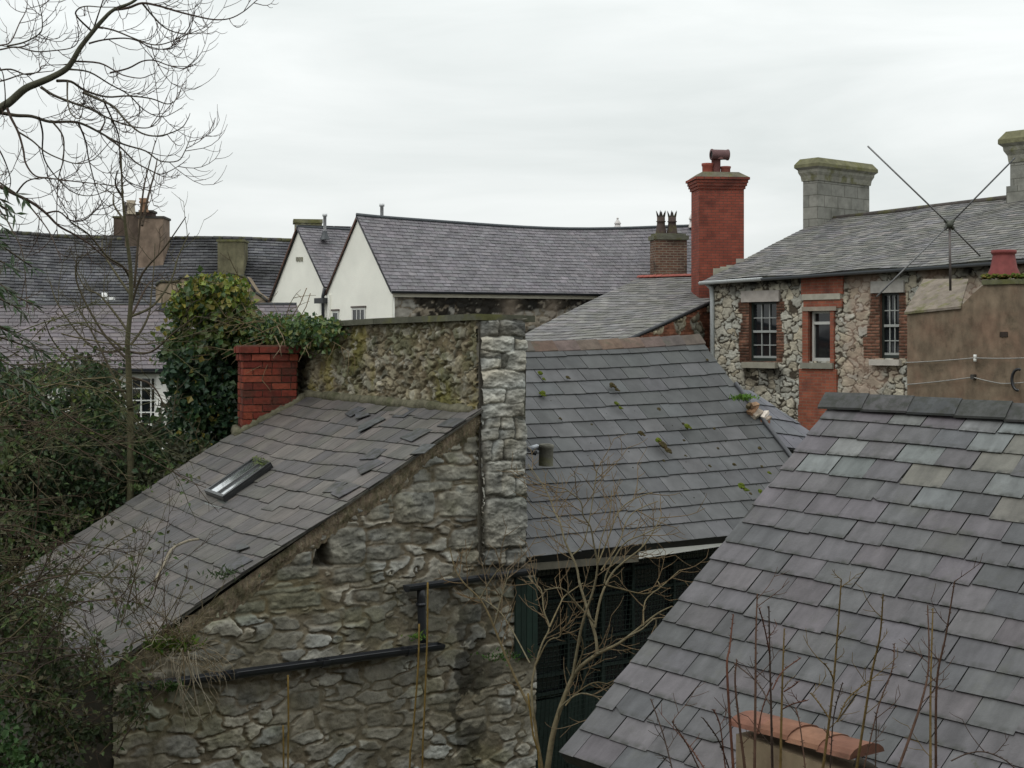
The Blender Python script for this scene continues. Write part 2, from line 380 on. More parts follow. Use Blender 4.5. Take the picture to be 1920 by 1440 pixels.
def cmix(a, b, t): return a * (1 - t[..., None]) + b * t[..., None]
def stone_style(sx, sy, seed, stone, mortar, depth=.04, mortar_w=.16, var=.3, p=3.0, warp=.35, big=.35, extra=None, jit=.8, flush=None):
    stone = np.array(stone, float); mortar = np.array(mortar, float)
    def f(S, H):
        e, ci, cj, cx, cy = rubble(S, H, sx, sy, seed, p, warp, jit, big)
        r1 = h2(ci, cj, seed + 40); r2 = h2(ci, cj, seed + 41); r3 = h2(ci, cj, seed + 42)
        nz = fbm(S * 14, H * 14, seed + 60, 4)
        k = sstep(mortar_w * .45, mortar_w * .85, e + (nz - .5) * .16)
        flat = sstep(mortar_w * .3, mortar_w * 2.6, e)
        D = depth * (k * (.35 + .65 * r1) + .6 * k * (cx * (r2 - .5) + cy * (r3 - .5)) * 1.6) + (fbm(S * 22, H * 30, seed + 3, 4) - .5) * depth * .7 + k * (np.abs(fbm(S * 11, H * 15, seed + 13, 3) - .5)) * depth * .7
        if flush is not None:
            m = flush(S, H); D = D * (1 - m) + m * (depth * .55 + (fbm(S * 9, H * 9, seed + 8, 4) - .5) * depth * .4); k = k * (1 - m * .75)
        shade = (1 - var / 2 + var * r2)[..., None]
        st = stone[None, None, :] * shade * (1 + (r3[..., None] - .5) * np.array([.14, .02, -.14]))
        st = st * (.66 + .68 * fbm(S * 9, H * 13, seed + 21, 5))[..., None]
        C = cmix(np.broadcast_to(mortar, st.shape) * (.7 + .6 * nz)[..., None], st, k)
        if extra: C, D = extra(S, H, C, D, e)
        return D, np.clip(C, 0, 1)
    return f

# ------------------------------------------------------------------ slate roofs
def slate_roof(name, TL, TR, BL, BR, rows, cols, parent, material, palette, th=.007, jit=.3, lift=.004, sag=None, clip=None,
               missing=0, slip=0, rot=0, seed=1, deck=(.03, .03, .03), over=.25, stagger=True, wvar=.06, deck_t=.06, colf=None, skipf=None, rowpow=1.0, chip=.05, th2=None, exdark=0):
    rn = random.Random(seed); mb = MB()
    def pt(u, v):
        p = TL * (1 - u) * (1 - v) + TR * u * (1 - v) + BL * (1 - u) * v + BR * u * v
        if sag: p = p + Vector((0, 0, sag(u, v)))
        return p
    nrm = (TR - TL).cross(BL - TL).normalized()
    if nrm.z < 0: nrm = -nrm
    Lu = ((TR - TL).length + (BR - BL).length) / 2; Lv = ((BL - TL).length + (BR - TR).length) / 2
    # deck below the slates
    NU, NV = 14, 6
    for a in range(NU):
        for b_ in range(NV):
            u0, u1, v0, v1 = a / NU, (a + 1) / NU, b_ / NV, (b_ + 1) / NV
            if clip:
                vm_ = (v0 + v1) / 2; c0, c1 = clip(vm_); u0 = max(u0, c0); u1 = min(u1, c1)
                if u1 <= u0: continue
            ps = [pt(u0, v0), pt(u1, v0), pt(u1, v1), pt(u0, v1)]
            mb.poly([p - nrm * .004 for p in ps], deck); mb.poly([p - nrm * deck_t for p in ps[::-1]], deck)
            if b_ == NV - 1: mb.poly([ps[3] - nrm * .004, ps[2] - nrm * .004, ps[2] - nrm * deck_t, ps[3] - nrm * deck_t], deck)
            if a == 0 or (clip and u0 == c0): mb.poly([ps[0] - nrm * .004, ps[3] - nrm * .004, ps[3] - nrm * deck_t, ps[0] - nrm * deck_t], deck)
            if a == NU - 1 or (clip and u1 == c1): mb.poly([ps[1] - nrm * .004, ps[2] - nrm * .004, ps[2] - nrm * deck_t, ps[1] - nrm * deck_t], deck)
    for r in range(rows):
        v0 = (r / rows) ** rowpow; v1 = ((r + 1) / rows) ** rowpow; dv = v1 - v0
        off = (.5 if (r % 2 and stagger) else 0) + rn.uniform(-.06, .06)
        wob = [rn.uniform(-1, 1) for _ in range(6)]
        cuts = [(k + off - 1) / cols + rn.uniform(-wvar, wvar) / cols for k in range(cols + 3)]
        c0, c1 = clip((v0 + v1) / 2) if clip else (0, 1)
        for k in range(len(cuts) - 1):
            u0, u1 = max(cuts[k], c0), min(cuts[k + 1], c1)
            if u1 - u0 < .12 / cols: continue
            if rn.random() < missing: continue
            if skipf and skipf((u0 + u1) / 2, (v0 + v1) / 2): continue
            gap = .0025 / Lu * (1 + rn.random() * 1.2)
            sl = rn.random() < slip
            dvv = dv * (rn.uniform(.1, .4) if sl else rn.uniform(-jit, jit) * .12) + dv * .05 * wob[int(k * 6 / len(cuts)) % 6]
            va, vb = max(v0 - dv * over, -.02) + dvv * .3, min(v1 + dvv, 1.012)
            if sl: va += dvv * .5
            ht = th2 or th
            la = .0008 + rn.random() * .001; lb = ht * 1.9 + rn.random() * lift
            t1, t2 = rn.uniform(-1, 1) * lift * .5, rn.uniform(-1, 1) * lift * .5
            sk = rn.uniform(-rot, rot) * (4 if sl else 1)
            a0, a1 = pt(u0 + gap, va), pt(u1 - gap, va)
            b0, b1 = pt(u0 + gap + sk * dv, vb + sk * dv), pt(u1 - gap + sk * dv, vb - sk * dv * rn.uniform(-.4, 1))
            A0, A1 = a0 + nrm * la, a1 + nrm * la
            B0, B1 = b0 + nrm * (lb + t1), b1 + nrm * (lb + t2)
            base = colf((u0 + u1) / 2, (v0 + v1) / 2, rn) if colf else rn.choice(palette)
            c = vary(base, .10, rn, .018)
            ux = rn.uniform(0, 60); w = (u1 - u0) * Lu; hgt = (vb - va) * Lv
            uvt = [(ux, -hgt), (ux + w, -hgt), (ux + w, 0), (ux, 0)]
            top = [A0, A1, B1, B0]
            cb = rn.random()
            if cb < chip:    # broken lower corner
                q = rn.uniform(.08, .3); side = rn.random() < .5
                if side:
                    top = [A0, A1, B1, B0 + (B1 - B0) * q, B0 + (A0 - B0) * q * .6]; uvt = [(ux, -hgt), (ux + w, -hgt), (ux + w, 0), (ux + w * q, 0), (ux, -hgt * q * .6)]
                else:
                    top = [A0, A1, B1 + (A1 - B1) * q * .6, B1 + (B0 - B1) * q, B0]; uvt = [(ux, -hgt), (ux + w, -hgt), (ux + w, -hgt * q * .6), (ux + w * (1 - q), 0), (ux, 0)]
            mb.poly(top, c, uvt)
            n_ = len(top); ce = mul(c, .8)
            for i in range(1, n_):
                p_, q_ = top[i], top[(i + 1) % n_]
                mb.poly([p_, q_, q_ - nrm * ht, p_ - nrm * ht][::-1], ce)
    return mb.build(name, material, parent)

def grn(n): return [R.random() for _ in range(n)]

def blocks_extra(pl, boxes, stone, depth, seed, rnd=.014, joint=(.05, .045, .035), pk=6.0, infl=.006, soft=1.0):
    """hand placed stones: boxes (x0,y0,x1,y1,brightness,proud) in photo pixels converted to wall metres"""
    B = []
    for (x0, y0, x1, y1, br, pr) in boxes:
        xm, ym = (x0 + x1) / 2, (y0 + y1) / 2
        B.append((pl.s(x0), pl.s(x1), pl.h(xm, y1), pl.h(xm, y0), br, pr))
    st = np.array(stone, float)
    def f(S, H, C, D, e):
        wS = (fbm(S * 9, H * 9, seed + 1, 5) - .5) * .06; wH = (fbm(S * 6 + 40, H * 10, seed + 2, 5) - .5) * .05
        best = np.full(S.shape, -1.); br_ = np.zeros(S.shape); pr_ = np.zeros(S.shape); idn = np.zeros(S.shape)
        for i, (a, b, c, d, br, pr) in enumerate(B):
            cx, cy, hx, hy = (a + b) / 2, (c + d) / 2, (b - a) / 2 + infl, (d - c) / 2 + infl
            rr = random.Random(seed * 100 + i); k1, k2 = rr.uniform(-.25, .25), rr.uniform(-.2, .2)
            X = (S + wS - cx) / hx; Y = (H + wH - cy - k1 * hy * X * .5) / hy
            rad = (np.abs(X) ** pk + np.abs(Y) ** pk) ** (1 / pk) * (1 + k2 * np.clip(X, -1.2, 1.2) * np.clip(Y, -1.2, 1.2) * .25)
            dist = (1 - rad) * min(hx, hy)
            m = dist > best; best = np.where(m, dist, best); br_ = np.where(m, br, br_); pr_ = np.where(m, pr, pr_); idn = np.where(m, k1 * np.clip(X, -1.1, 1.1) + k2 * np.clip(Y, -1.1, 1.1), idn)
        k = sstep(-.004, .010, best); near = sstep(-.035, -.006, best) * soft
        rise = sstep(0, rnd * 1.6, best)
        tex = fbm(S * 9, H * 18, seed + 5, 5); tex2 = fbm(S * 30, H * 40, seed + 6, 3)
        cc = st[None, None, :] * br_[..., None] * (.35 + 1.0 * tex + .5 * (tex2 - .5))[..., None] * (1 + (idn * .25)[..., None] * np.array([1, .2, -1]))
        dk = sstep(.58, .72, fbm(S * 6 + 9, H * 6, seed + 7, 4)); cc = cmix(cc, cc * .4, dk * .6)
        Cn = cmix(cmix(C, np.broadcast_to(np.array(joint), C.shape) * (.6 + .8 * tex2)[..., None], near * .9), cc, k)
        Dn = D * (1 - near) + near * (-.01 + k * (depth * (.45 + .55 * rise) * pr_ + .05 * idn * rise * .5 + (tex - .5) * .045 + (tex2 - .5) * .014))
        return Cn, Dn
    return f
# ================================================================== ground
def ground():
    mb = MB(); n = 40; S_ = 600
    for i in range(n):
        for j in range(n):
            x0, x1 = -S_ + 2 * S_ * i / n, -S_ + 2 * S_ * (i + 1) / n; y0, y1 = -60 + (S_ + 60) * j / n, -60 + (S_ + 60) * (j + 1) / n
            mb.poly([(x0, y0, 0), (x1, y0, 0), (x1, y1, 0), (x0, y1, 0)], (.06, .055, .04))
    o = mb.build('ground', M['ground']); tag(o, None, None, kind='structure')
ground()
GZ = .02

# ================================================================== NEAR OUTBUILDING (roof left)
UAZ = 53.4
G = Pl(897, 14.0, az=UAZ)                       # gable wall plane, s=0 at left edge of the end pier
gsh = lambda *pts: [G.sh(x, y) for x, y in pts]
def gp(px, py): return G.sh(px, py)
ob = thing('stone_outbuilding', 'rubble stone outbuilding with ragged old slate roof and a narrow skylight', 'outbuilding', G.pt(-2, GZ, 0))
sL = G.s(-60)
# verge line of the roof on the gable plane
vA, vB = gp(905, 772), gp(180, 1282)
vC = gp(212, 1262); poly = [(vC[0], GZ), (G.s(1006), GZ), gp(1006, 1066), gp(906, 1060), gp(906, 790), (vA[0], vA[1] - .06), (vC[0], vC[1] - .06)]
hole_c = gp(606, 1043)
def gable_extra(S, H, C, D, e):
    # lower part carries old render/mortar smeared over the stones; black damp patches near the drain end
    up = sstep(2.15, 2.9, H)
    sm = sstep(.36, .60, fbm(S * 2.6, H * 3.4, 91, 5)) * (1 - up * .6)
    rend = np.array([.155, .138, .098]) * (.7 + .6 * fbm(S * 8, H * 8, 92, 4))[..., None]
    C = cmix(C, rend, sm * .7); D = D * (1 - .6 * sm) + sm * .012 * (fbm(S * 16, H * 22, 97, 4) - .3)
    cs, chh = gp(880, 1290)
    blk = sstep(.54, .58, fbm(S * 3.6 + .7 * fbm(S * 5, H * 5, 96, 3), H * 3.4, 93, 6) + .26 * np.exp(-((S - cs + .02) / .26) ** 2 - ((H - chh) / .95) ** 2) - .13)
    lc = np.exp(-((S - cs + .02) / .3) ** 2 - ((H - chh) / 1.0) ** 2); C = cmix(C, C * .16, blk * (.25 + .68 * lc))
    grn_ = sstep(.5, .68, fbm(S * 1.6 + 4, H * 2.2, 94, 4)) * .6
    C = cmix(C, C * np.array([.93, .95, .74]), grn_)
    # missing stone: dark hole
    hd = np.maximum(np.abs(S - hole_c[0]) / .075 + .35 * (H - hole_c[1]) / .09, np.abs(H - hole_c[1]) / .1)
    hm = sstep(1.15, .8, hd + (fbm(S * 16, H * 16, 95, 3) - .5) * .5)
    D = D - hm * .16; C = cmix(C, C * .25, hm)
    return C, D
GB_ = [(815, 873, 903, 900, 1.0, 1), (822, 823, 868, 845, 1.1, 1), (872, 818, 903, 850, 1.15, 1), (770, 905, 850, 922, 1.15, 1), (855, 908, 902, 924, 1.0, .9), (742, 922, 815, 982, .9, 1), (824, 922, 903, 969, 1.1, 1), (690, 945, 732, 975, .9, .9),
 (617, 988, 688, 1058, .85, 1), (692, 992, 760, 1012, .8, .7), (724, 998, 772, 1019, 1.0, .8), (775, 1000, 815, 1018, .9, .8), (848, 990, 903, 1030, 1.1, 1), (690, 1022, 755, 1050, .85, .7), (548, 1036, 586, 1062, .85, 1), (520, 1062, 600, 1084, .85, .9), (625, 1066, 690, 1092, .8, .7), (470, 1104, 610, 1112, .75, .6),
 (508, 1112, 606, 1140, .72, .7), (585, 1148, 640, 1168, .9, .7), (648, 1140, 680, 1166, .9, .7), (672, 1108, 712, 1128, .8, .6), (440, 1130, 500, 1150, .7, .6), (850, 1136, 905, 1170, 1.15, .9), (548, 1300, 600, 1330, .95, .8), (690, 1330, 735, 1362, 1.0, .8), (862, 1350, 912, 1376, 1.2, .9), (450, 1282, 510, 1318, .8, .7), (620, 1340, 672, 1368, 1.0, .8), (800, 1300, 868, 1320, .9, .8), (916, 1310, 960, 1340, 1.0, .8), (905, 1060, 1000, 1075, .6, .5), (918, 1236, 1002, 1262, .62, 1.1)]
gblk = blocks_extra(G, GB_, (.31, .30, .255), .030, 15, joint=(.13, .102, .066), pk=5.5, infl=.004, soft=.75)
def gable_all(S, H, C, D, e):
    C, D = gblk(S, H, C, D, e); return gable_extra(S, H, C, D, e)
fn = stone_style(.25, .125, 11, (.32, .31, .27), (.185, .155, .11), depth=.034, mortar_w=.2, var=.7, p=4.2, warp=.36, big=.85, extra=gable_all, jit=.95)
rubble_face('gable_wall', G, poly, .0085, fn, ob, M['stone'], o0=-.02, body=.5, gap=.2, bodycol=(.03, .028, .02))
# end of the wall: big light quoin-like rubble
pier = thing('stone_party_wall', 'tall lichened rubble wall with a flat coping and pale stacked stones at its end', 'wall', G.pt(.28, GZ, 0))
pp_ = [gp(897, 1058), gp(981, 1062), gp(983, 960), gp(980, 850), gp(982, 700), gp(980, 597), gp(896, 603), gp(897, 800)]
def pier_extra(S, H, C, D, e):
    a, b = gp(906, 1028), gp(982, 930)      # one big flat slab of stone low on the pier
    m = sstep(0, .03, S - a[0]) * sstep(0, .03, b[0] - .005 - S) * sstep(0, .05, H - a[1] + (fbm(S * 9, H * 9, 50, 3) - .5) * .1) * sstep(0, .03, b[1] - H)
    C = cmix(C, np.array([.22, .215, .185]) * (.75 + .5 * fbm(S * 12, H * 12, 51, 4))[..., None], m)
    D = D * (1 - m) + m * (.05 + .015 * fbm(S * 10, H * 10, 52, 4))
    dk = sstep(.5, .66, fbm(S * 5, H * 3, 54, 4)) * .5 * (1 - m)
    C = cmix(C, C * np.array([.5, .52, .45]), dk)
    return C, D
PB_ = [(897, 601, 930, 628, .55, .8), (934, 604, 979, 631, .5, .8), (897, 633, 958, 658, 1.25, 1.1), (961, 639, 979, 656, 1.0, 1), (900, 661, 935, 671, .6, .8), (895, 673, 935, 691, 1.15, 1), (943, 658, 979, 694, 1.05, 1), (938, 662, 950, 690, .5, .7),
 (895, 696, 979, 727, 1.15, 1.1), (893, 729, 939, 755, 1.2, 1), (942, 730, 979, 756, 1.05, 1), (897, 757, 979, 781, 1.1, 1), (907, 783, 930, 803, 1.0, .9), (934, 783, 957, 805, .95, .9), (961, 785, 980, 823, .8, .8), (900, 804, 929, 824, .95, .9), (933, 808, 957, 822, .85, .8),
 (940, 825, 980, 860, .8, .9), (902, 826, 914, 862, .7, .7), (917, 828, 936, 861, .75, .8), (907, 864, 975, 881, .9, .9), (940, 882, 980, 892, 1.0, 1), (905, 884, 936, 926, .7, .8), (930, 895, 958, 928, .95, 1), (961, 896, 980, 926, .95, 1), (905, 934, 981, 1024, .72, 1.0), (906, 1030, 940, 1058, .6, .6), (944, 1030, 980, 1058, .6, .6)]
pblk = blocks_extra(G, PB_, (.385, .375, .33), .048, 25, rnd=.016, joint=(.05, .045, .036), pk=7.0, infl=.012, soft=.9)
fn = stone_style(.12, .07, 23, (.30, .29, .25), (.07, .062, .048), depth=.04, mortar_w=.2, var=.4, p=3.6, warp=.3, big=.55, extra=pblk, jit=.85)
rubble_face('end_pier', G, pp_, .007, fn, pier, M['stone'], o0=.045, body=.075, bodycol=(.12, .11, .09))
# long face of the party wall
YW = Pl(897, 14.0, 565, 17.7)
sF = YW.s(440)
yh = lambda px, py: YW.h(px, py)
polyY = [(YW.s(898), YW.h(898, 880)), (sF, YW.h(440, 840)), (sF, YW.h(440, 612)), (YW.s(898), YW.h(898, 600))]
def yel_extra(S, H, C, D, e):
    y = sstep(.46, .64, fbm(S * 1.7 + 3, H * 1.2, 71, 4)) * .8
    C = cmix(C, np.array([.20, .17, .04]) * (.6 + .8 * fbm(S * 10, H * 10, 72, 4))[..., None], sstep(.55, .68, fbm(S * 2.6 + 3, H * 1.4, 71, 5)) * .6)
    g = sstep(.5, .62, fbm(S * 2.6 + 9, H * 2.2, 73, 4))
    C = cmix(C, C * np.array([.55, .62, .45]), g * .6)
    top = sstep(YW.h(700, 625), YW.h(700, 603), H)
    w = sstep(.63, .7, fbm(S * 9, H * 9, 74, 3)); C = cmix(C, np.array([.4, .38, .32]), w * .5)
    return C, D
fn = stone_style(.17, .10, 31, (.20, .178, .125), (.14, .112, .072), depth=.034, mortar_w=.26, var=.75, p=2.4, warp=.9, big=.75, extra=yel_extra, jit=1)
rubble_face('long_face', YW, polyY, .011, fn, pier, M['stone'], o0=.0, body=.5)
# coping slab
mb = MB(); wv = G.pt(.60, 0) - G.pt(-.03, 0)
top = [P(892, 588, 13.93), P(700, 597, 15.75), P(600, 603.5, 17.05), P(470, 611, 19.0)]
rgt = [P(1004, 592, 14.42)]; dvec = (top[3] - top[0]); dvec.z *= 1
rgt += [rgt[0] + (top[i] - top[0]) for i in (1, 2, 3)]
dn = Vector((0, 0, -.062))
for i in range(3):
    a_, b_, c_, d_ = top[i + 1], top[i], rgt[i], rgt[i + 1]
    g1 = (b_ - a_) * .003
    mb.hexa([a_ + dn + g1, b_ + dn - g1, b_ - g1, a_ + g1, d_ + dn + g1, c_ + dn - g1, c_ - g1, d_ + g1], (.085, .085, .062))
cp = mb.build('coping', M['stonework'], pier)

# ---- slate roof of the outbuilding
TL, TR = P(548, 742, 17.75), P(906, 768, 13.93)
BL, BR = P(5, 1092, 15.45), P(185, 1268, 11.62)
def sag1(u, v): return -.05 * math.sin(math.pi * min(1, max(0, v))) * math.sin(math.pi * min(1, max(0, u))) + .014 * math.sin(9 * u + 3 * v) * math.sin(7 * v) + .004 * math.sin(21 * u - 9 * v)
pal1 = [lin(100, 95, 93), lin(94, 90, 88), lin(106, 100, 96), lin(98, 95, 90), lin(90, 87, 87), lin(110, 104, 99)]
SKY0 = (.43, .395)    # skylight position in roof u, v
roof1 = slate_roof('roof', TL, TR, BL, BR, 18, 14, ob, M['slate_old'], [mul(c, .74) for c in pal1], th=.007, jit=.28, lift=.003, chip=.07, sag=sag1, missing=.004, slip=.035, rot=.012, seed=4, wvar=.2,
                   over=.35, deck_t=.022, deck=(.06, .055, .045), clip=lambda v: (0.0, 1 - .008 * abs(math.sin(v * 40))),
                   skipf=lambda u, v: (abs(u - .42) < .03 and abs(v - .40) < .07) or (.59 < u < .635 and v < .045))
# loose slates lying proud near the top right, and a dark slipped gap
nr1 = (TR - TL).cross(BL - TL).normalized(); nr1 = nr1 if nr1.z > 0 else -nr1
def rp(u, v, o=0): return TL * (1 - u) * (1 - v) + TR * u * (1 - v) + BL * (1 - u) * v + BR * u * v + Vector((0, 0, sag1(u, v))) + nr1 * o
for (u, v, w, h_, sk, lf) in [(.86, .10, .07, .05, .01, .03), (.80, .20, .06, .05, -.012, .025), (.87, .235, .055, .045, .02, .03), (.9, .33, .06, .05, .008, .035), (.84, .335, .05, .045, -.01, .025), (.62, .065, .05, .05, .03, .04), (.68, .02, .06, .045, 0, .02), (.93, .05, .07, .04, 0, .03), (.52, .05, .05, .012, .03, .045), (.9, .62, .07, .05, .015, .03), (.83, .585, .05, .012, .02, .04), (.45, .03, .05, .04, .01, .03), (.97, .16, .05, .045, -.01, .03)]:
    q = [rp(u, v, lf * .5), rp(u + w, v + sk * .4, lf * .6), rp(u + w - sk, v + h_ + sk, lf), rp(u - sk, v + h_, lf * .8)]
    mb = MB(); mb.hexa([q[3] - nr1 * .008, q[2] - nr1 * .008, q[2], q[3], q[0] - nr1 * .008, q[1] - nr1 * .008, q[1], q[0]], vary(mul(lin(88, 88, 92), .75), .15)); mb.build('loose_slate', M['slate_old'], roof1)
# verge mortar fillet below the slate edge
def lumpy_strip(name, pl, a, b, wid, o, mat_, parent, col, n=90, seed=1, thick=.05):
    """raised bumpy strip on a vertical plane from a to b (s,h); hangs wid below the line"""
    rn = random.Random(seed); mb = MB(); K = 6
    rows = []
    for i in range(n + 1):
        t = i / n; s = lerp(a[0], b[0], t); h = lerp(a[1], b[1], t)
        w = wid * (1 + .25 * math.sin(t * 23 + 1) * math.sin(t * 7) + rn.uniform(-.08, .08))
        rows.append([pl.pt(s, h - w * k / K, o + thick * math.sin(math.pi * min(.97, k / K + .08)) * (.75 + rn.uniform(-.2, .25))) for k in range(K + 1)])
    for i in range(n):
        for k in range(K):
            mb.poly([rows[i][k], rows[i + 1][k], rows[i + 1][k + 1], rows[i][k + 1]], vary(col, .07, rn))
    return mb.build(name, mat_, parent, smooth=True)
lumpy_strip('verge', G, (vA[0], vA[1] + .015), (gp(205, 1266)[0], gp(205, 1266)[1] + .015), .185, -.01, M['mortar'], ob, (.22, .18, .125), n=200, seed=3, thick=.045)
# mortar flashing where the roof meets the party wall, and round the chimney foot
def fillet(pts, r, col, parent, name='flashing', seed=2, n=12):
    rn = random.Random(seed); mb = MB(); path = []
    for i in range(len(pts) - 1):
        for k in range(n): path.append(pts[i].lerp(pts[i + 1], k / n) + Vector((rn.uniform(-.008, .008), 0, rn.uniform(-.01, .01))))
    path.append(pts[-1]); mb.tube(path, [r * (1 + rn.uniform(-.2, .2)) for _ in path], col, n=7)
    return mb.build(name, M['mortar'], parent, smooth=True)
def on1(x, y, o=0):      # height of the roof plane under a world xy
    z = TL.z - (nr1.x * (x - TL.x) + nr1.y * (y - TL.y)) / nr1.z; return Vector((x, y, z)) + nr1 * o
C0 = Pl(456, 17.12, az=72)
fp = [C0.pt(s_, 0, .02) for s_ in (-.06, .2, .42, C0.s(558))] + [YW.pt(YW.s(x), 0, .03) for x in (580, 640, 700, 760, 820, 892)]
fillet([on1(C0.pt(-.05, 0, -.3).x, C0.pt(-.05, 0, -.3).y, .0)] + [on1(p.x, p.y, .0) for p in fp], .062, (.13, .122, .085), roof1, n=9)

# ---- skylight
mb = MB()
def vw(mb, a, b, th, col):
    a2, b2 = Vector((a.x, a.y, 0)), Vector((b.x, b.y, 0)); d = (b2 - a2).normalized(); n_ = Vector((-d.y, d.x, 0))
    f = lambda p, z, o: Vector((p.x, p.y, z)) + n_ * o
    mb.hexa([f(a2, GZ, 0), f(b2, GZ, 0), f(b2, b.z, 0), f(a2, a.z, 0), f(a2, GZ, th), f(b2, GZ, th), f(b2, b.z, th), f(a2, a.z, th)], col)
vw(mb, rp(.97, .955, -.09), rp(.02, .955, -.09), .3, (.05, .045, .035)); mb.build('eaves_wall', M['stone_far'], ob)
def skylight():
    u0, u1, v0, v1 = .36, .47, .33, .47
    mb = MB(); o = .015; H_ = .05
    def hit(px, py):
        o0 = Vector((0, 0, CAMZ)); d = P(px, py, 1.0) - o0; b0 = rp(.4, .4, 0); return o0 + d * ((b0 - o0).dot(nr1) / d.dot(nr1)) + nr1 * o
    c = [hit(389, 931), hit(424, 944), hit(514, 879), hit(482, 868)]
    t = [p + nr1 * H_ for p in c]
    ex = (t[1] - t[0]).normalized(); ey = (t[3] - t[0]).normalized(); w = .035
    e0 = thing.__call__ if False else None
    fr = MB()
    def bar(a, b, wd, dz0, dz1, col, side):
        d = (b - a).normalized(); n_ = nr1; sdv = side * wd
        q = [a + n_ * dz0, b + n_ * dz0, b + n_ * dz1, a + n_ * dz1, a + sdv + n_ * dz0, b + sdv + n_ * dz0, b + sdv + n_ * dz1, a + sdv + n_ * dz1]
        fr.hexa(q, col)
    blk = (.018, .019, .02)
    bar(c[0], c[1], w, 0, H_ + .015, blk, ey); bar(c[3], c[2], w, 0, H_ + .015, blk, -ey)
    bar(c[0], c[3], w, 0, H_ + .012, blk, ex); bar(c[1], c[2], w * 1.3, 0, H_ + .018, blk, -ex)
    mid = c[0].lerp(c[1], .55); mid2 = c[3].lerp(c[2], .55); bar(mid, mid2, .02, H_ * .9, H_ + .014, (.05, .05, .05), ex)
    ap = [hit(368, 940), hit(412, 957), hit(434, 944), hit(389, 931)]
    fr.hexa([p - nr1 * .01 for p in ap] + ap, (.06, .065, .06))
    f = fr.build('skylight', M['black_plastic'], roof1)
    g = MB(); gg = [p + nr1 * (H_ - .004) for p in c]; g.hexa([p - nr1 * .006 for p in gg] + gg, (.5, .5, .5)); g.build('glass', M['glass_sky'], f)
    ms = MB(); rn = random.Random(5)
    for _ in range(150):
        p = c[3].lerp(c[2], rn.random() ** .7) + (c[0] - c[3]) * rn.uniform(-.03, .12) + nr1 * (H_ + rn.uniform(0, .03)); r = rn.uniform(.012, .03)
        a = rn.uniform(0, 6.28); d = Vector((math.cos(a), math.sin(a), rn.uniform(.1, .9))) * r; s_ = d.cross(Vector((0, 0, 1))).normalized() * r * .5
        ms.poly([p - s_, p + d * .5 - s_ * .2, p + d, p + s_], vary((.10, .13, .03), .3, rn))
    ms.build('moss', M['leaf_dull'], f)
skylight()
# ---- brick chimney of the outbuilding: individually laid bricks
def near_chimney():
    s1 = C0.s(556); w = s1; zt, zb = C0.h(500, 650), C0.h(500, 800) - .35
    dep = .46
    shaft = MB(); shaft.pbox(C0, .012, w - .012, zb, zt - .02, -.012, -dep + .012, (.13, .10, .08))
    ch = shaft.build('chimney', M['mortar'], roof1)
    rn = random.Random(12); bm_ = MB(); rows = 12; rh = .0865
    faces = [(lambda a, b, o: C0.pt(a, 0, o), w)]
    def brick(a0, a1, z0, z1, oo, side):
        if side == 0: q = [C0.pt(a0, z0, oo), C0.pt(a1, z0, oo), C0.pt(a1, z1, oo), C0.pt(a0, z1, oo)]; bk = [C0.pt(a0, z0, -.05), C0.pt(a1, z0, -.05), C0.pt(a1, z1, -.05), C0.pt(a0, z1, -.05)]
        elif side == 1: q = [C0.pt(w + oo, z0, -a0), C0.pt(w + oo, z0, -a1), C0.pt(w + oo, z1, -a1), C0.pt(w + oo, z1, -a0)]; bk = [C0.pt(w - .05, z0, -a0), C0.pt(w - .05, z0, -a1), C0.pt(w - .05, z1, -a1), C0.pt(w - .05, z1, -a0)]
        else: q = [C0.pt(-oo, z0, -a0), C0.pt(-oo, z0, -a1), C0.pt(-oo, z1, -a1), C0.pt(-oo, z1, -a0)]; bk = [C0.pt(.05, z0, -a0), C0.pt(.05, z0, -a1), C0.pt(.05, z1, -a1), C0.pt(.05, z1, -a0)]
        c = vary(rn.choice([lin(122, 58, 46), lin(112, 54, 44), lin(130, 68, 52), lin(100, 48, 40)]), .12, rn)
        bm_.hexa(q + bk, c)
    for r in range(15):
        z1 = zt - r * rh - (.0 if r == 0 else .004); z0 = z1 - rh + .012
        prj = .045 if r == 0 else (.02 if r == 1 else 0)
        for side, L in ((0, w), (1, dep), (2, dep)):
            x = -prj if side == 0 else prj * 0; end = L + (prj if side == 0 else 0)
            first = .115 if r % 2 else .23
            if side: first = .23 if r % 2 else .115
            while x < end - .01:
                nx_ = min(end, x + first); 
                if end - nx_ < .06: nx_ = end
                brick(x + .004, nx_ - .006, z0 + rn.uniform(-.003, .003), z1 + rn.uniform(-.003, .002), prj + .006 + rn.uniform(-.006, .006), side)
                x = nx_; first = .225 if rn.random() < .75 else .115
    b = bm_.build('brickwork', M['brick_solid'], ch)
    bv = b.modifiers.new('bevel', 'BEVEL'); bv.width = .006; bv.segments = 2
    tp = MB(); tp.pbox(C0, -.03, w + .03, zt - .002, zt + .018, .03, -dep - .03, (.12, .06, .045)); tp.build('cap', M['stonework'], ch)
near_chimney()

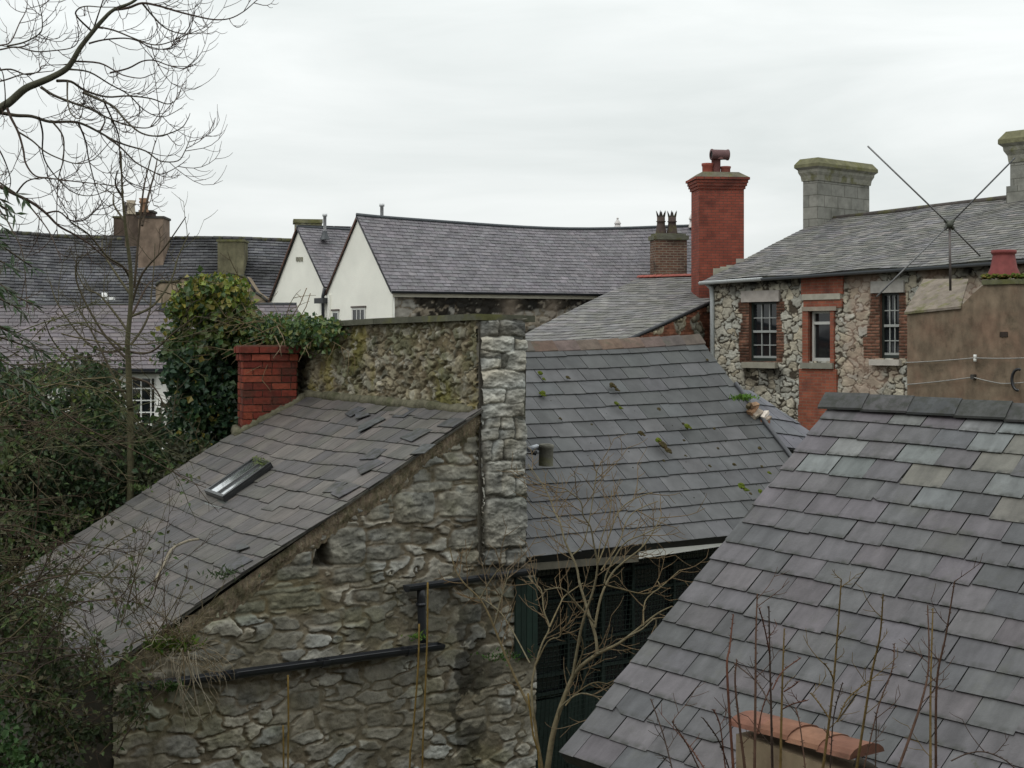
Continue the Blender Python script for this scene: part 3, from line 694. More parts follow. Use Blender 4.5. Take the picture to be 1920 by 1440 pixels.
# ---- black gutters and downpipe on the gable wall
def half_gutter(mb, a, b, r, col, up=Vector((0, 0, 1)), out=None):
    """open half round channel from a to b"""
    a, b = Vector(a), Vector(b); n = 8; t = (b - a).normalized(); x = t.cross(Vector((0, 0, 1))).normalized()
    def ring(c, rr): return [c + x * rr * math.cos(math.pi + math.pi * k / n) + Vector((0, 0, 1)) * rr * math.sin(math.pi + math.pi * k / n) for k in range(n + 1)]
    A, B, A2, B2 = ring(a, r), ring(b, r), ring(a, r * .88), ring(b, r * .88)
    for k in range(n):
        mb.poly([A[k], B[k], B[k + 1], A[k + 1]], col); mb.poly([A2[k + 1], B2[k + 1], B2[k], A2[k]], col)
    for k in (0, n): mb.poly([A[k], B[k], B2[k], A2[k]], col)
    mb.poly(A, col); mb.poly(B[::-1], col)
gt = thing('rainwater_gutter', 'long black plastic gutter sloping across the rubble gable wall with short pipe above', 'gutter', G.pp(820, 1206, .08))
def gutter_along(parent, name, pA, pB, r, col, off):
    mb = MB(); a, b = G.pp(*pA, off), G.pp(*pB, off); half_gutter(mb, a, b, r, col)
    L = (b - a).length; k = 1
    while k * .9 < L:   # union brackets
        c = a + (b - a).normalized() * k * .9; d = (b - a).normalized() * .035
        half_gutter(mb, c - d, c + d, r * 1.13, mul(col, 1.3)); k += 1
    return mb.build(name, M['black_plastic'], parent, smooth=False)
BLK = (.02, .022, .026)
gutter_along(gt, 'channel', (236, 1281), (818, 1203), .068, BLK, .09)
gutter_along(gt, 'upper_channel', (752, 1096), (992, 1064), .06, BLK, .09)
mb = MB(); mb.tube([G.pp(781, 1098, .08), G.pp(782, 1120, .07), G.pp(784, 1185, .07), G.pp(786, 1202, .08)], .04, BLK, n=12)
mb.tube([G.pp(782, 1128, .07), G.pp(782, 1134, .07)], .048, BLK, n=12); mb.build('downpipe', M['black_plastic'], gt, smooth=True)

# ================================================================== MIDDLE SLATE BUILDING (roof 2)
r2 = thing('slate_roofed_shed', 'shed with a large smooth grey slate roof, clay ridge tiles and a dark open front', 'shed', P(1150, 640, 16.5) * 1.0)
r2.location.z = GZ
TL2, TR2 = P(700, 646, 16.74), P(1311, 634, 19.5)
BL2, BR2 = P(973, 1047, 14.25), P(1574, 982, 17.0)
pal2 = [lin(79, 79, 80), lin(75, 76, 77), lin(82, 82, 83), lin(78, 78, 80)]
def sag2(u, v): return -.05 * math.sin(math.pi * u) * (1 - v) + .0
def col2(u, v, rn):
    c = rn.choice(pal2)
    if u + (1 - v) * .25 > .80 and v < .55 and rn.random() < .75 or v < .12: c = mul(lin(68, 69, 69), rn.choice((1, .9, 1.1)))
    return c
roof2 = slate_roof('roof', TL2, TR2, BL2, BR2, 14, 15, r2, M['slate_smooth'], pal2, th=.008, jit=.12, chip=.012, lift=.0025, sag=sag2, seed=8, wvar=.05, over=.2, colf=col2, deck_t=.12)
nr2 = (TR2 - TL2).cross(BL2 - TL2).normalized(); nr2 = nr2 if nr2.z > 0 else -nr2
def rp2(u, v, o=0): return TL2 * (1 - u) * (1 - v) + TR2 * u * (1 - v) + BL2 * (1 - u) * v + BR2 * u * v + Vector((0, 0, sag2(u, v))) + nr2 * o
BD = (TL2 - BL2); BD.z = 0
def back2(u, v, o=0):       # hidden far slope
    p = rp2(u, 0) + BD * v; p.z -= (TL2.z - BL2.z) * v; return p
mb = MB()
for i in range(10):
    u0, u1 = i / 10, (i + 1) / 10
    mb.poly([back2(u0, 0), back2(u1, 0), back2(u1, 1), back2(u0, 1)], pal2[0]); mb.poly([back2(u0, 1) - nr2 * .06, back2(u1, 1) - nr2 * .06, back2(u1, 0) - nr2 * .06, back2(u0, 0) - nr2 * .06], pal2[0])
mb.build('rear_roof', M['slate_smooth'], r2)
# clay angle ridge tiles
def ridge_tiles(name, fA, n, wid, drop, col, parent, mat_, seed=1, gapk=.02, nrm_side=None, th=.02, lift=.012):
    """fA(u) ridge line point; side vectors: near slope and far slope directions"""
    rn = random.Random(seed); mb = MB(); near, far = nrm_side
    for i in range(n):
        u0, u1 = i / n, (i + 1) / n + gapk / n
        a, b = fA(u0), fA(min(1.003, u1)); up = Vector((0, 0, 1))
        la, lb = lift + rn.uniform(0, .006), lift + rn.uniform(0, .006) + .010
        K = 4; prof = []
        for k in range(-K, K + 1):
            t = k / K; sd = near if t < 0 else far
            prof.append((sd * abs(t) * wid, up * (.035 * (1 - abs(t) ** 1.5))))
        c = vary(col if not callable(col) else col(i / n, rn), .12, rn)
        for k in range(2 * K):
            p0, p1 = prof[k][0] + prof[k][1], prof[k + 1][0] + prof[k + 1][1]
            q = [a + p0 + up * la, b + p0 + up * lb, b + p1 + up * lb, a + p1 + up * la]
            mb.poly(q, c)
            if k in (0, 2 * K - 1):
                e0 = p0 if k == 0 else p1
                mb.poly([a + e0 + up * (la - th), b + e0 + up * (lb - th), b + e0 + up * lb, a + e0 + up * la], mul(c, .7))
            mb.poly([b + p0 + up * lb, b + p1 + up * lb, b + p1 + up * (lb - th), b + p0 + up * (lb - th)], mul(c, .6))
            mb.poly([a + p0 + up * la, a + p1 + up * la, a + p1 + up * (la - th), a + p0 + up * (la - th)], mul(c, .8))
    return mb.build(name, mat_, parent)
nd = (BL2 - TL2).normalized(); fd = BD.normalized() * 1.0; fd = Vector((fd.x * .82, fd.y * .82, -.57))
ridge_tiles('ridge', lambda u: rp2(lerp(.30, 1.0, u), 0, .0), 10, .155, 0, lambda t, rn: rn.choice([lin(96, 85, 79), lin(88, 81, 76), lin(101, 84, 75)]), r2, M['clay'], nrm_side=(nd, fd), seed=6)
# moss
def blob(mb, c, n_, r, rn, col, squash=.5):
    K, L = 7, 4
    base = Vector(c); x = n_.orthogonal().normalized(); y = n_.cross(x)
    prev = None
    for j in range(L + 1):
        ph = math.pi / 2 * j / L; ring = []
        for k in range(K):
            a = 2 * math.pi * k / K; rr = r * math.cos(ph) * rn.uniform(.75, 1.2)
            ring.append(base + (x * math.cos(a) + y * math.sin(a)) * rr + n_ * r * squash * math.sin(ph) * rn.uniform(.8, 1.2))
        if prev:
            for k in range(K): mb.poly([prev[k], prev[(k + 1) % K], ring[(k + 1) % K], ring[k]], vary(col, .25, rn, .12))
        prev = ring
def roof2_uv(px, py):
    # ray/plane intersection with the roof plane
    o = Vector((0, 0, CAMZ)); d = P(px, py, 1.0) - o; t = (BL2 - o).dot(nr2) / d.dot(nr2); return o + d * t
mb = MB(); rn = random.Random(3)
for (x, y, r, k) in [(1012, 700, .035, 0), (1019, 711, .025, 0), (1064, 708, .03, 1), (1017, 738, .045, 0), (1147, 723, .045, 1), (1156, 731, .03, 1), (1155, 757, .035, 0), (1163, 765, .025, 0), (1201, 813, .04, 1), (1288, 800, .045, 0), (1281, 795, .02, 1), (1234, 826, .045, 0), (1242, 834, .055, 1), (1252, 845, .045, 1), (1339, 804, .02, 1), (1424, 841, .03, 1), (1390, 911, .05, 0), (1398, 919, .035, 0), (1407, 926, .02, 1), (1425, 921, .03, 0), (1330, 874, .02, 1), (1376, 871, .025, 1), (1428, 875, .02, 1), (1442, 887, .025, 0), (1235, 767, .025, 1), (1346, 841, .018, 1), (1050, 785, .018, 1), (1109, 796, .015, 1), (1326, 675, .02, 1), (1244, 864, .018, 1), (1285, 855, .018, 1), (1282, 826, .018, 1)]:
    p = roof2_uv(x, y); col = [(.075, .095, .012), (.05, .04, .018)][k]
    blob(mb, p + nr2 * .004, nr2, r, rn, col, .55)
    for _ in range(5): blob(mb, p + nr2 * .003 + Vector((rn.uniform(-1, 1), rn.uniform(-1, 1), 0)) * r * .7 - nd * 0 + nd * rn.uniform(0, 1) * r, nr2, r * rn.uniform(.3, .6), rn, col, .5)
for _ in range(60):
    p = roof2_uv(rn.uniform(990, 1500), rn.uniform(680, 980)); blob(mb, p, nr2, rn.uniform(.004, .01), rn, (.03, .03, .02), .5)
mb.build('moss', M['moss'], roof2)
# slates patch beyond the right verge with lead line, broken stone crumbs
Q = lambda x, y, z: P(x, y, z)
sr = [rp2(1.005, .30, -.02), rp2(1.005, .62, -.02)]; ov = Vector((.62, .30, -.10))
patch = slate_roof('side_roof', sr[0], sr[0] + ov * .35, sr[1], sr[1] + ov * 1.5, 4, 3, r2, M['slate_smooth'], [lin(86, 87, 92), lin(92, 92, 98)], th=.008, jit=.1, seed=21)
mb = MB(); vp = [rp2(1.0, .28, .03), rp2(1.0, .5, .03), rp2(1.0, .75, .03), rp2(1.0, 1.0, .03)]; mb.tube(vp, .03, (.06, .062, .068), n=6); mb.build('lead_roll', M['metal'], r2)
mb = MB(); rn = random.Random(14)
for (x, y, r, c) in [(1410, 765, .09, lin(150, 120, 95)), (1420, 773, .10, lin(150, 140, 125)), (1433, 776, .07, lin(215, 205, 190)), (1440, 783, .06, lin(150, 140, 125)), (1428, 785, .07, lin(165, 105, 80)), (1416, 757, .07, lin(140, 115, 95)), (1405, 758, .05, lin(120, 105, 85)), (1437, 790, .05, lin(160, 110, 90))]:
    p = P(x, y, 18.3); n_ = Vector((rn.uniform(-.4, .4), -.5, .8)).normalized()
    a = n_.orthogonal().normalized() * r; b = n_.cross(a).normalized() * r * rn.uniform(.35, .6)
    q = [p - a - b, p + a * 1.1 - b * .8, p + a * .9 + b, p - a * .8 + b * .9]
    mb.hexa([v - n_ * .05 for v in q] + q, vary(c, .1, rn))
mb.build('broken_mortar', M['mortar'], r2)
# flue stub
mb = MB(); fc = P(1024, 852, 15.35); ax = Vector((.03, -.05, 1))
mb.lathe(fc, [(.078, -.12), (.076, .07), (.082, .075), (.080, .105), (.068, .11), (.05, .10), (.05, .03), (0, .03)], (.15, .145, .12), n=18, axis=ax)
vt = mb.build('vent_cowl', M['stonework'], r2, smooth=False)
mb = MB(); mb.tube([P(990, 843, 15.35), P(1006, 838, 15.4), P(1017, 842, 15.4)], .03, (.4, .42, .45), n=8); mb.tube([P(996, 847, 15.3), P(1006, 850, 15.3)], .025, (.02, .02, .02), n=8); mb.build('pipe_end', M['metal'], vt)
# eaves: gutter board and dark front
FR = Pl(973, 14.62, az=UAZ)
def fbar(mb, a, b, c, d, o0, o1, col):
    """quad strip between 4 pixel corners on FR: bl, br, tr, tl"""
    A = [FR.sh(*q) for q in (a, b, c, d)]
    mb.prism(FR, A, o0, o1, col)
EV = Pl(973, 14.32, az=UAZ)
def ebar(mb, pts, o0, o1, col): mb.prism(EV, [EV.sh(*q) for q in pts], o0, o1, col)
mb = MB(); ebar(mb, [(1195, 1047), (1574, 990), (1574, 976), (1195, 1034)], .03, .0, (.62, .62, .58)); mb.build('gutter', M['paint'], r2)
mb = MB(); ebar(mb, [(940, 1074), (1195, 1053), (1195, 1040), (940, 1060)], .02, -.02, (.12, .11, .085)); mb.build('fascia', M['wood'], r2)
# timber framed front, almost lightless behind netting
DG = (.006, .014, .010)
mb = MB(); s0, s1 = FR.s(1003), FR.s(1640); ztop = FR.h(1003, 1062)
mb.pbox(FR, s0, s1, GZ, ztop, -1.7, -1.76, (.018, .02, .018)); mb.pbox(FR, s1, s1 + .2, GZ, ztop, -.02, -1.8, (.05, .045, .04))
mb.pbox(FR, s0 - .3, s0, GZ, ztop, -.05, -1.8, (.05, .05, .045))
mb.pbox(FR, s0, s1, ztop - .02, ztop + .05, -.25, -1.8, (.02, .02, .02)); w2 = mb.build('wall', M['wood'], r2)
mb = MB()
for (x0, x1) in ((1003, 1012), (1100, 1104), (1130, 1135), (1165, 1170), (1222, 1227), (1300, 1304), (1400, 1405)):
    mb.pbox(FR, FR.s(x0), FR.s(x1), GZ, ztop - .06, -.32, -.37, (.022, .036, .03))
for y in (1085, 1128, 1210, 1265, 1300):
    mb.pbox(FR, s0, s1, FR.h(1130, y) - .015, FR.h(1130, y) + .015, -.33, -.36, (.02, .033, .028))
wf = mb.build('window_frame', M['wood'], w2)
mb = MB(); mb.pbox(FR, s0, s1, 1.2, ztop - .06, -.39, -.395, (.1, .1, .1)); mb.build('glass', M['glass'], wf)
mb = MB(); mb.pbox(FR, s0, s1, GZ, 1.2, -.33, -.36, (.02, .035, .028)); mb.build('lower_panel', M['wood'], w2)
mb = MB()
for i in range(4):
    x0 = lerp(962, 1004, i / 4); x1 = lerp(962, 1004, (i + 1) / 4) - 1
    mb.prism(G, [G.sh(x0, 1232), G.sh(x1, 1232), G.sh(x1, 1082), G.sh(x0, 1082)], .045, .02, vary((.009, .022, .016), .2))
mb.build('board_panel', M['wood'], w2)
# netting hung in front of the opening
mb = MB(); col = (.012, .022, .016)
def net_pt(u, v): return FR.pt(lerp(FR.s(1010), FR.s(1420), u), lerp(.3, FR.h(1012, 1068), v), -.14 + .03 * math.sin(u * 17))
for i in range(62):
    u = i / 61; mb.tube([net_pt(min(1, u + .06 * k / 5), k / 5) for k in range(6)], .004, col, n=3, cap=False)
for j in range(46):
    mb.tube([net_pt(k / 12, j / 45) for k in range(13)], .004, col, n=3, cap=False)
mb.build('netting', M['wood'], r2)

# ================================================================== FOREGROUND ROOF (right)
r4 = thing('slate_roofed_house', 'foreground house roof of mottled purple and green-grey slates with a dark ridge', 'house', (3.5, 8, GZ))
TL4, TR4 = P(1560, 757, 11.0), P(3105, 869, 7.3)
BL4, BR4 = P(1050, 1408, 9.09), P(2813, 2012, 5.39)
pal4 = [lin(84, 82, 84), lin(80, 79, 81), lin(87, 84, 87), lin(83, 83, 84), lin(77, 77, 79), lin(87, 83, 86)]
palg = [lin(100, 104, 103), lin(92, 96, 95), lin(106, 107, 107), lin(96, 94, 88), lin(88, 84, 88)]
def col4(u, v, rn):
    pr = .9 if v < .08 else (.5 if v < .3 else (.12 if v < .45 else 0))
    return rn.choice(palg) if rn.random() < pr else rn.choice(pal4)
def sag4(u, v): return .012 * math.sin(5 * u + 4 * v) - .015 * math.sin(math.pi * v)
roof4 = slate_roof('roof', TL4, TR4, BL4, BR4, 18, 17, r4, M['slate_near'], pal4, th=.007, jit=.3, chip=.06, lift=.004, sag=sag4, seed=17, wvar=.07, over=.3, rot=.02, colf=col4, deck_t=.09)
nr4 = (TR4 - TL4).cross(BL4 - TL4).normalized(); nr4 = nr4 if nr4.z > 0 else -nr4
D4 = TL4 - BL4; D4h = Vector((D4.x, D4.y, 0))
nd4 = -D4.normalized(); fd4 = Vector((D4h.normalized().x * .8, D4h.normalized().y * .8, -.6))
ridge_tiles('ridge', lambda u: ext(TL4, TR4, u) + Vector((0, 0, .03 + sag4(u, 0))) - (TR4 - TL4).normalized() * .06, 13, .125, 0, lambda t, rn: rn.choice([lin(66, 67, 67), lin(60, 61, 61), lin(71, 71, 70)]), r4, M['slate_near'], nrm_side=(nd4, fd4), seed=9, th=.016, lift=.018)
mb = MB()
q = [TL4, TR4, TR4 + D4h - Vector((0, 0, D4.z)), TL4 + D4h - Vector((0, 0, D4.z))]
mb.hexa([p - Vector((0, 0, .08)) for p in q] + q, pal4[0]); mb.build('rear_roof', M['slate_near'], r4)
# walls under the roof, left verge gable and eaves wall
def vwall(mb, a, b, z0, th, col, inset=0):
    a2, b2 = Vector((a.x, a.y, 0)), Vector((b.x, b.y, 0)); d = (b2 - a2).normalized(); n_ = Vector((-d.y, d.x, 0))
    za, zb = a.z, b.z
    f = lambda p, z, o: Vector((p.x, p.y, z)) + n_ * o
    mb.hexa([f(a2, z0, 0), f(b2, z0, 0), f(b2, zb, 0), f(a2, za, 0), f(a2, z0, th), f(b2, z0, th), f(b2, zb, th), f(a2, za, th)], col)
mb = MB(); e = (TR4 - TL4).normalized() * .12; dd = nd4 * -.15
iB, iT, iR = BL4 + e + dd, TL4 + e, BR4 - dd * 0
vwall(mb, iB - Vector((0, 0, .14)), iT - Vector((0, 0, .14)), GZ, -.3, (.2, .18, .15)); vwall(mb, iB - Vector((0, 0, .14)), BR4 + dd - Vector((0, 0, .14)), GZ, .3, (.2, .18, .15))
bk = TL4 + D4h + e; bk.z = BL4.z; vwall(mb, iT - Vector((0, 0, .14)), bk - Vector((0, 0, .14)), GZ, -.3, (.2, .18, .15))
mb.build('wall', M['stone_far'], r4)

# low rendered wall with clay coping in front of the foreground roof
W5 = Pl(1376, 8.0, 1655, 7.15)
lw = thing('rendered_wall', 'small brown rendered wall topped with orange clay coping tiles in front of the slates', 'wall', W5.pt(.6, GZ, 0))
mb = MB(); cpts = [W5.sh(1380, 1376), W5.sh(1590, 1450), (W5.s(1590), GZ), (W5.s(1380), GZ)]
mb.prism(W5, cpts[::-1], 0, -.2, (.21, .165, .11)); mb.build('body', M['render_brown'], lw)
a, b = W5.sh(1374, 1352), W5.sh(1598, 1417)
cm = MB(); rn = random.Random(44)
def arcp(s, h, k, K=8, r=.125): t = math.pi * (k / K); return W5.pt(s, h + r * .48 * math.sin(t) - .02, -.10 + .135 * math.cos(t))
for i in range(4):
    t0, t1 = i / 4, (i + 1) / 4 + .012
    sA, hA, sB, hB = lerp(a[0], b[0], t0), lerp(a[1], b[1], t0), lerp(a[0], b[0], t1), lerp(a[1], b[1], t1)
    c = vary(rn.choice([lin(122, 86, 68), lin(112, 80, 66), lin(126, 92, 74)]), .08, rn); dz = rn.uniform(0, .008)
    for k in range(8):
        cm.poly([arcp(sA, hA + dz, k), arcp(sB, hB + dz + .006, k), arcp(sB, hB + dz + .006, k + 1), arcp(sA, hA + dz, k + 1)], c)
    for (s_, h_) in ((sA, hA + dz), (sB, hB + dz + .006)):
        cm.poly([arcp(s_, h_, k) for k in range(9)], mul(c, .7))
cm.build('coping', M['clay'], lw)
mb = MB(); p0 = W5.pt(b[0] + .02, b[1] - .02, -.0); mb.tube([p0, p0 + Vector((.07, -.02, -.03)), p0 + Vector((.13, -.04, -.06))], [.03, .025, .015], (.03, .025, .02), n=8); mb.build('broken_end', M['stonework'], lw)
# ================================================================== RIGHT STONE HOUSE
RH = Pl(1335, 38.0, 1920, 31.7)
rsh = lambda *pts: [RH.sh(x, y) for x, y in pts]
rh = thing('stone_house', 'two storey pale rubble stone house with brick window surrounds and long slate roof', 'house', RH.pt(5, GZ, 0))
def rect(pl, x0, y0, x1, y1):
    xm = (x0 + x1) / 2; return (pl.s(x0), pl.s(x1), pl.h(xm, y1), pl.h(xm, y0))
eA, eB = RH.sh(1333, 529), RH.sh(1960, 486)
eB = (RH.s(2020), RH.h(2020, 482))
W = dict(w1=(1405, 566, 1457, 677), w2=(1519, 583, 1560, 677), w3=(1650, 549, 1687, 672))
wr = {k: rect(RH, *v) for k, v in W.items()}
holes = [[(a, c), (b, c), (b, d), (a, d)] for a, b, c, d in wr.values()]
BR1, BR3 = rect(RH, 1387, 560, 1470, 680), rect(RH, 1628, 545, 1705, 672)
def rh_extra(S, H, C, D, e):
    ev = eA[1] + (eB[1] - eA[1]) * (S - eA[0]) / (eB[0] - eA[0])
    n1 = fbm(S * 1.2, H * 1.5, 101, 5); n2 = fbm(S * 5, H * 5, 102, 4)
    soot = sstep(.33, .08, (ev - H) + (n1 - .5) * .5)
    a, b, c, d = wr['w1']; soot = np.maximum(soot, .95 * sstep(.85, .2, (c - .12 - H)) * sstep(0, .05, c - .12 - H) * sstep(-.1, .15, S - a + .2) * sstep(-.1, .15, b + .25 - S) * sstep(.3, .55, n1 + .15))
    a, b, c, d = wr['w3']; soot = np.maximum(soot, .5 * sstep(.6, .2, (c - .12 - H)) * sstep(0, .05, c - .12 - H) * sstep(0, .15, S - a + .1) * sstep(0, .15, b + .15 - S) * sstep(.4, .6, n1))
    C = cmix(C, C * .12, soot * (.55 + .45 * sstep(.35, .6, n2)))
    pk = sstep(RH.s(1560), RH.s(1600), S) * sstep(.42, .6, fbm(S * 1.1, H * 1.3, 105, 3))
    C = cmix(C, np.array([.36, .25, .19]) * (.75 + .5 * n2)[..., None], pk * .55); D = D * (1 - .5 * pk)
    # brick surrounds toothed into the rubble
    for (a0, a1, c0, c1), m in ((BR1, 0), (BR3, 1)):
        row = np.floor((H - c0) / .26); tooth = (h2(row, row * 0 + m, 7) - .4) * .22
        m_ = sstep(-.01, .01, S - a0 + tooth) * sstep(-.01, .01, a1 + tooth - S) * sstep(0, .01, H - c0) * sstep(0, .01, c1 - H)
        br = np.floor(H / .075); bx = np.floor(S / .225 + .5 * (br % 2)); fy = H / .075 - br; fx = S / .225 + .5 * (br % 2) - bx
        mor = np.maximum(sstep(.16, .04, np.minimum(fy, 1 - fy)), sstep(.06, .02, np.minimum(fx, 1 - fx)))
        bc = np.array([.17, .08, .052]) * (.5 + .9 * h2(bx, br, 9))[..., None]
        bc = cmix(bc, np.broadcast_to(np.array([.15, .12, .09]), bc.shape), mor); dk = sstep(.45, .65, fbm(S * 3, H * 2, 108, 4)); bc = cmix(bc, bc * .4, dk * .7)
        C = cmix(C, bc, m_); D = D * (1 - m_) + m_ * .03 * (1 - mor)
    return C, D
fn = stone_style(.235, .185, 61, (.40, .375, .31), (.075, .062, .046), depth=.042, mortar_w=.15, var=.35, p=2.6, warp=.55, big=.5, extra=rh_extra, jit=.95)
polyR = [(RH.s(1334), GZ), (eB[0], GZ), (eB[0], eB[1] - .02), (eA[0] + .02, eA[1] - .02)]
rubble_face('wall', RH, [(RH.s(1334), 2.2), (eB[0], 2.2), polyR[2], polyR[3]], 0.018, fn, rh, M['stone_far'], o0=0, body=.35, holes=holes)
mb = MB(); mb.pbox(RH, RH.s(1334), eB[0], GZ, 2.2, .02, -.35, (.3, .28, .24)); mb.build('lower_wall', M['stone_far'], rh)
# orange brick panel around the middle window
mb = MB(); a, b, c, d = wr['w2']; t = .088
x0, x1 = RH.s(1506), RH.s(1584); yt = RH.h(1545, 517)
def bp(x0, y0, x1, y1, o=t):
    mb.pbox(RH, RH.s(x0), RH.s(x1), RH.h((x0 + x1) / 2, y1), RH.h((x0 + x1) / 2, y0), o, -.1, (1, 1, 1))
bp(1506, 519, 1584, 552); bp(1510, 561, 1582, 577, t - .003); bp(1508, 577, 1519, 692); bp(1560, 577, 1567, 692); bp(1502, 692, 1572, 760, t + .003); bp(1500, 760, 1563, 900, t)
mb.build('brick_panel', M['brick_panel'], rh)
mb = MB(); LS = (.36, .345, .30)
def ls(x0, y0, x1, y1, o, dep=-.12, col=LS): mb.pbox(RH, RH.s(x0), RH.s(x1), RH.h((x0 + x1) / 2, y1), RH.h((x0 + x1) / 2, y0), o, dep, vary(col, .06))
ls(1393, 545, 1464, 566, .095); mb.build('lintel', M['lintel'], rh)
mb = MB(); ls(1509, 551, 1580, 562, .12); ls(1508, 575, 1572, 583, .115, col=(.3, .27, .21)); mb.build('lintel', M['lintel'], rh)
mb = MB(); ls(1636, 527, 1698, 549, .095); mb.build('lintel', M['lintel'], rh)
for (x0, y0, x1, y1, c) in ((1397, 679, 1460, 690, (.3, .28, .22)), (1507, 680, 1567, 691, (.24, .23, .185)), (1636, 674, 1692, 685, (.42, .41, .36))):
    mb = MB(); ls(x0, y0, x1, y1, .16, col=c); mb.build('sill', M['lintel'], rh)
def sash(key, ncol, nrow_t, nrow_b, fcol, bcol, kind='sash', split=.5):
    a, b, c, d = wr[key]; o = -.09
    mb = MB(); w = .06
    for bx_ in ((a, a + w, c, d), (b - w, b, c, d), (a + w, b - w, d - w, d), (a + w, b - w, c, c + w * 1.3)): mb.pbox(RH, bx_[0], bx_[1], bx_[2], bx_[3], o, o - .08, fcol)
    mid = lerp(c, d, split)
    if kind == 'sash':
        mb.pbox(RH, a + w, b - w, mid - .03, mid + .03, o + .01, o - .06, bcol); mb.pbox(RH, a + w, b - w, c + w * 1.3, c + w * 2.2, o - .012, o - .06, bcol)
        for k in range(1, ncol):
            x = lerp(a + w, b - w, k / ncol); mb.pbox(RH, x - .012, x + .012, c + w * 2.2, mid - .03, o - .02, o - .05, bcol); mb.pbox(RH, x - .012, x + .012, mid + .03, d - w, o - .012, o - .05, bcol)
        for k in range(1, nrow_t): y = lerp(mid, d - w, k / nrow_t); mb.pbox(RH, a + w, b - w, y - .012, y + .012, o - .015, o - .048, bcol)
        for k in range(1, nrow_b): y = lerp(c + w, mid, k / nrow_b); mb.pbox(RH, a + w, b - w, y - .012, y + .012, o - .023, o - .048, bcol)
    else:
        mb.pbox(RH, a + w, b - w, mid - .035, mid + .035, o + .015, o - .06, fcol)
    wn_ = mb.build('window', M['paint'], rh)
    g = MB(); g.pbox(RH, a, b, c, d, o - .055, o - .065, (.1, .1, .1)); g.build('pane', M['glass'], wn_)
    r = MB()
    for (s0_, s1_) in ((a - .05, a), (b, b + .05)): r.pbox(RH, s0_, s1_, c - .02, d + .02, .0, -.33, (.16, .08, .055))
    r.pbox(RH, a, b, d, d + .05, -.005, -.33, (.1, .09, .08)); r.pbox(RH, a, b, c - .05, c, -.005, -.33, (.15, .14, .12)); r.build('reveal', M['brick_solid'], wn_)
    rm = MB(); rm.pbox(RH, a - .3, b + .3, c - .3, d + .3, -.9, -.95, (.03, .03, .03)); rm.build('dark_interior', M['wood'], wn_)
sash('w1', 3, 2, 2, (.02, .028, .024), (.30, .31, .30)); sash('w3', 3, 2, 2, (.02, .026, .022), (.32, .33, .31)); sash('w2', 1, 1, 1, (.50, .50, .47), (.5, .5, .5), 'hung', .76)
# roof
EL, ER = RH.pt(eA[0] - .1, eA[1] + .02, .28), RH.pt(eB[0], eB[1] + .02, .28)
RL, RR = P(1538, 414, 41.8), None
dR = (ER - EL); RR = RL + dR; RR.z = RL.z + (P(1900, 370, 37.4).z - RL.z) * (dR.length / (P(1900, 370, 37.4) - RL).length)
palr = [lin(118, 116, 118), lin(108, 106, 108), lin(126, 124, 122), lin(134, 130, 128), lin(98, 98, 98)]
rroof = slate_roof('roof', RL, RR, EL, ER, 30, 40, rh, M['slate_lichen'], [mul(c, .8) for c in palr], th=.007, jit=.4, lift=.006, seed=31, wvar=.12, sag=lambda u, v: -.06 * math.sin(math.pi * u * 1.6) * math.sin(math.pi * v) + .02 * math.sin(19 * u + 5 * v))
bkv = Vector((RH.n.x, RH.n.y, 0)) * -6.0
mb = MB(); q = [RL, RR, RR + bkv - Vector((0, 0, 1.9)), RL + bkv - Vector((0, 0, 1.9))]; mb.hexa([p - Vector((0, 0, .1)) for p in q] + q, palr[0]); mb.build('rear_roof', M['slate_lichen'], rh)
mb = MB(); mb.tube([RL + Vector((0, 0, .02)), RR + Vector((0, 0, .02))], .07, (.085, .075, .07), n=8); mb.build('ridge', M['stonework'], rh)
mb = MB(); a = Vector((EL.x, EL.y, 0)); vwall(mb, EL - Vector((0, 0, .1)) - Vector((RH.n.x, RH.n.y, 0)) * .65 + Vector((RH.d.x, RH.d.y, 0)) * .6, RL - Vector((0, 0, .1)) + Vector((RH.d.x, RH.d.y, 0)) * .6, GZ, .3, (.25, .23, .2)); mb.build('gable_wall', M['stone_far'], rh)
mb = MB(); g0, g1 = EL + Vector((0, 0, -.03)) + Vector((RH.n.x, RH.n.y, 0)) * .06, ER + Vector((0, 0, -.03)) + Vector((RH.n.x, RH.n.y, 0)) * .06
gm = ext(g0, g1, .2); half_gutter(mb, g0, gm, .075, (.42, .44, .44)); half_gutter(mb, gm, g1, .075, (.10, .11, .12)); mb.tube([g0 - Vector((0, 0, .02)), gm - Vector((0, 0, .02))], .045, (.5, .52, .52), n=6); mb.build('gutter', M['paint'], rh)
mb = MB(); dpp = [RH.pp(1333, 531, .2), RH.pp(1338, 540, .1), RH.pp(1339, 560, .08), RH.pt(RH.s(1339), 2.5, .08)]; mb.tube(dpp, .06, (.36, .38, .38), n=10); mb.build('downpipe', M['paint'], rh, smooth=True)
# stepped stones where the verge meets the brick stack
mb = MB()
for (x0, y0, x1, y1, z) in ((1337, 503, 1366, 516, 38.6), (1362, 497, 1376, 507, 38.8), (1380, 485, 1396, 498, 39.0), (1350, 500, 1384, 512, 38.7)):
    pl = Pl(x0, z, az=100); mb.pbox(pl, 0, pl.s(x1), pl.h(x0, y1), pl.h(x0, y0), 0, -.35, vary((.27, .26, .22), .1))
mb.build('verge_stones', M['lintel'], rh)

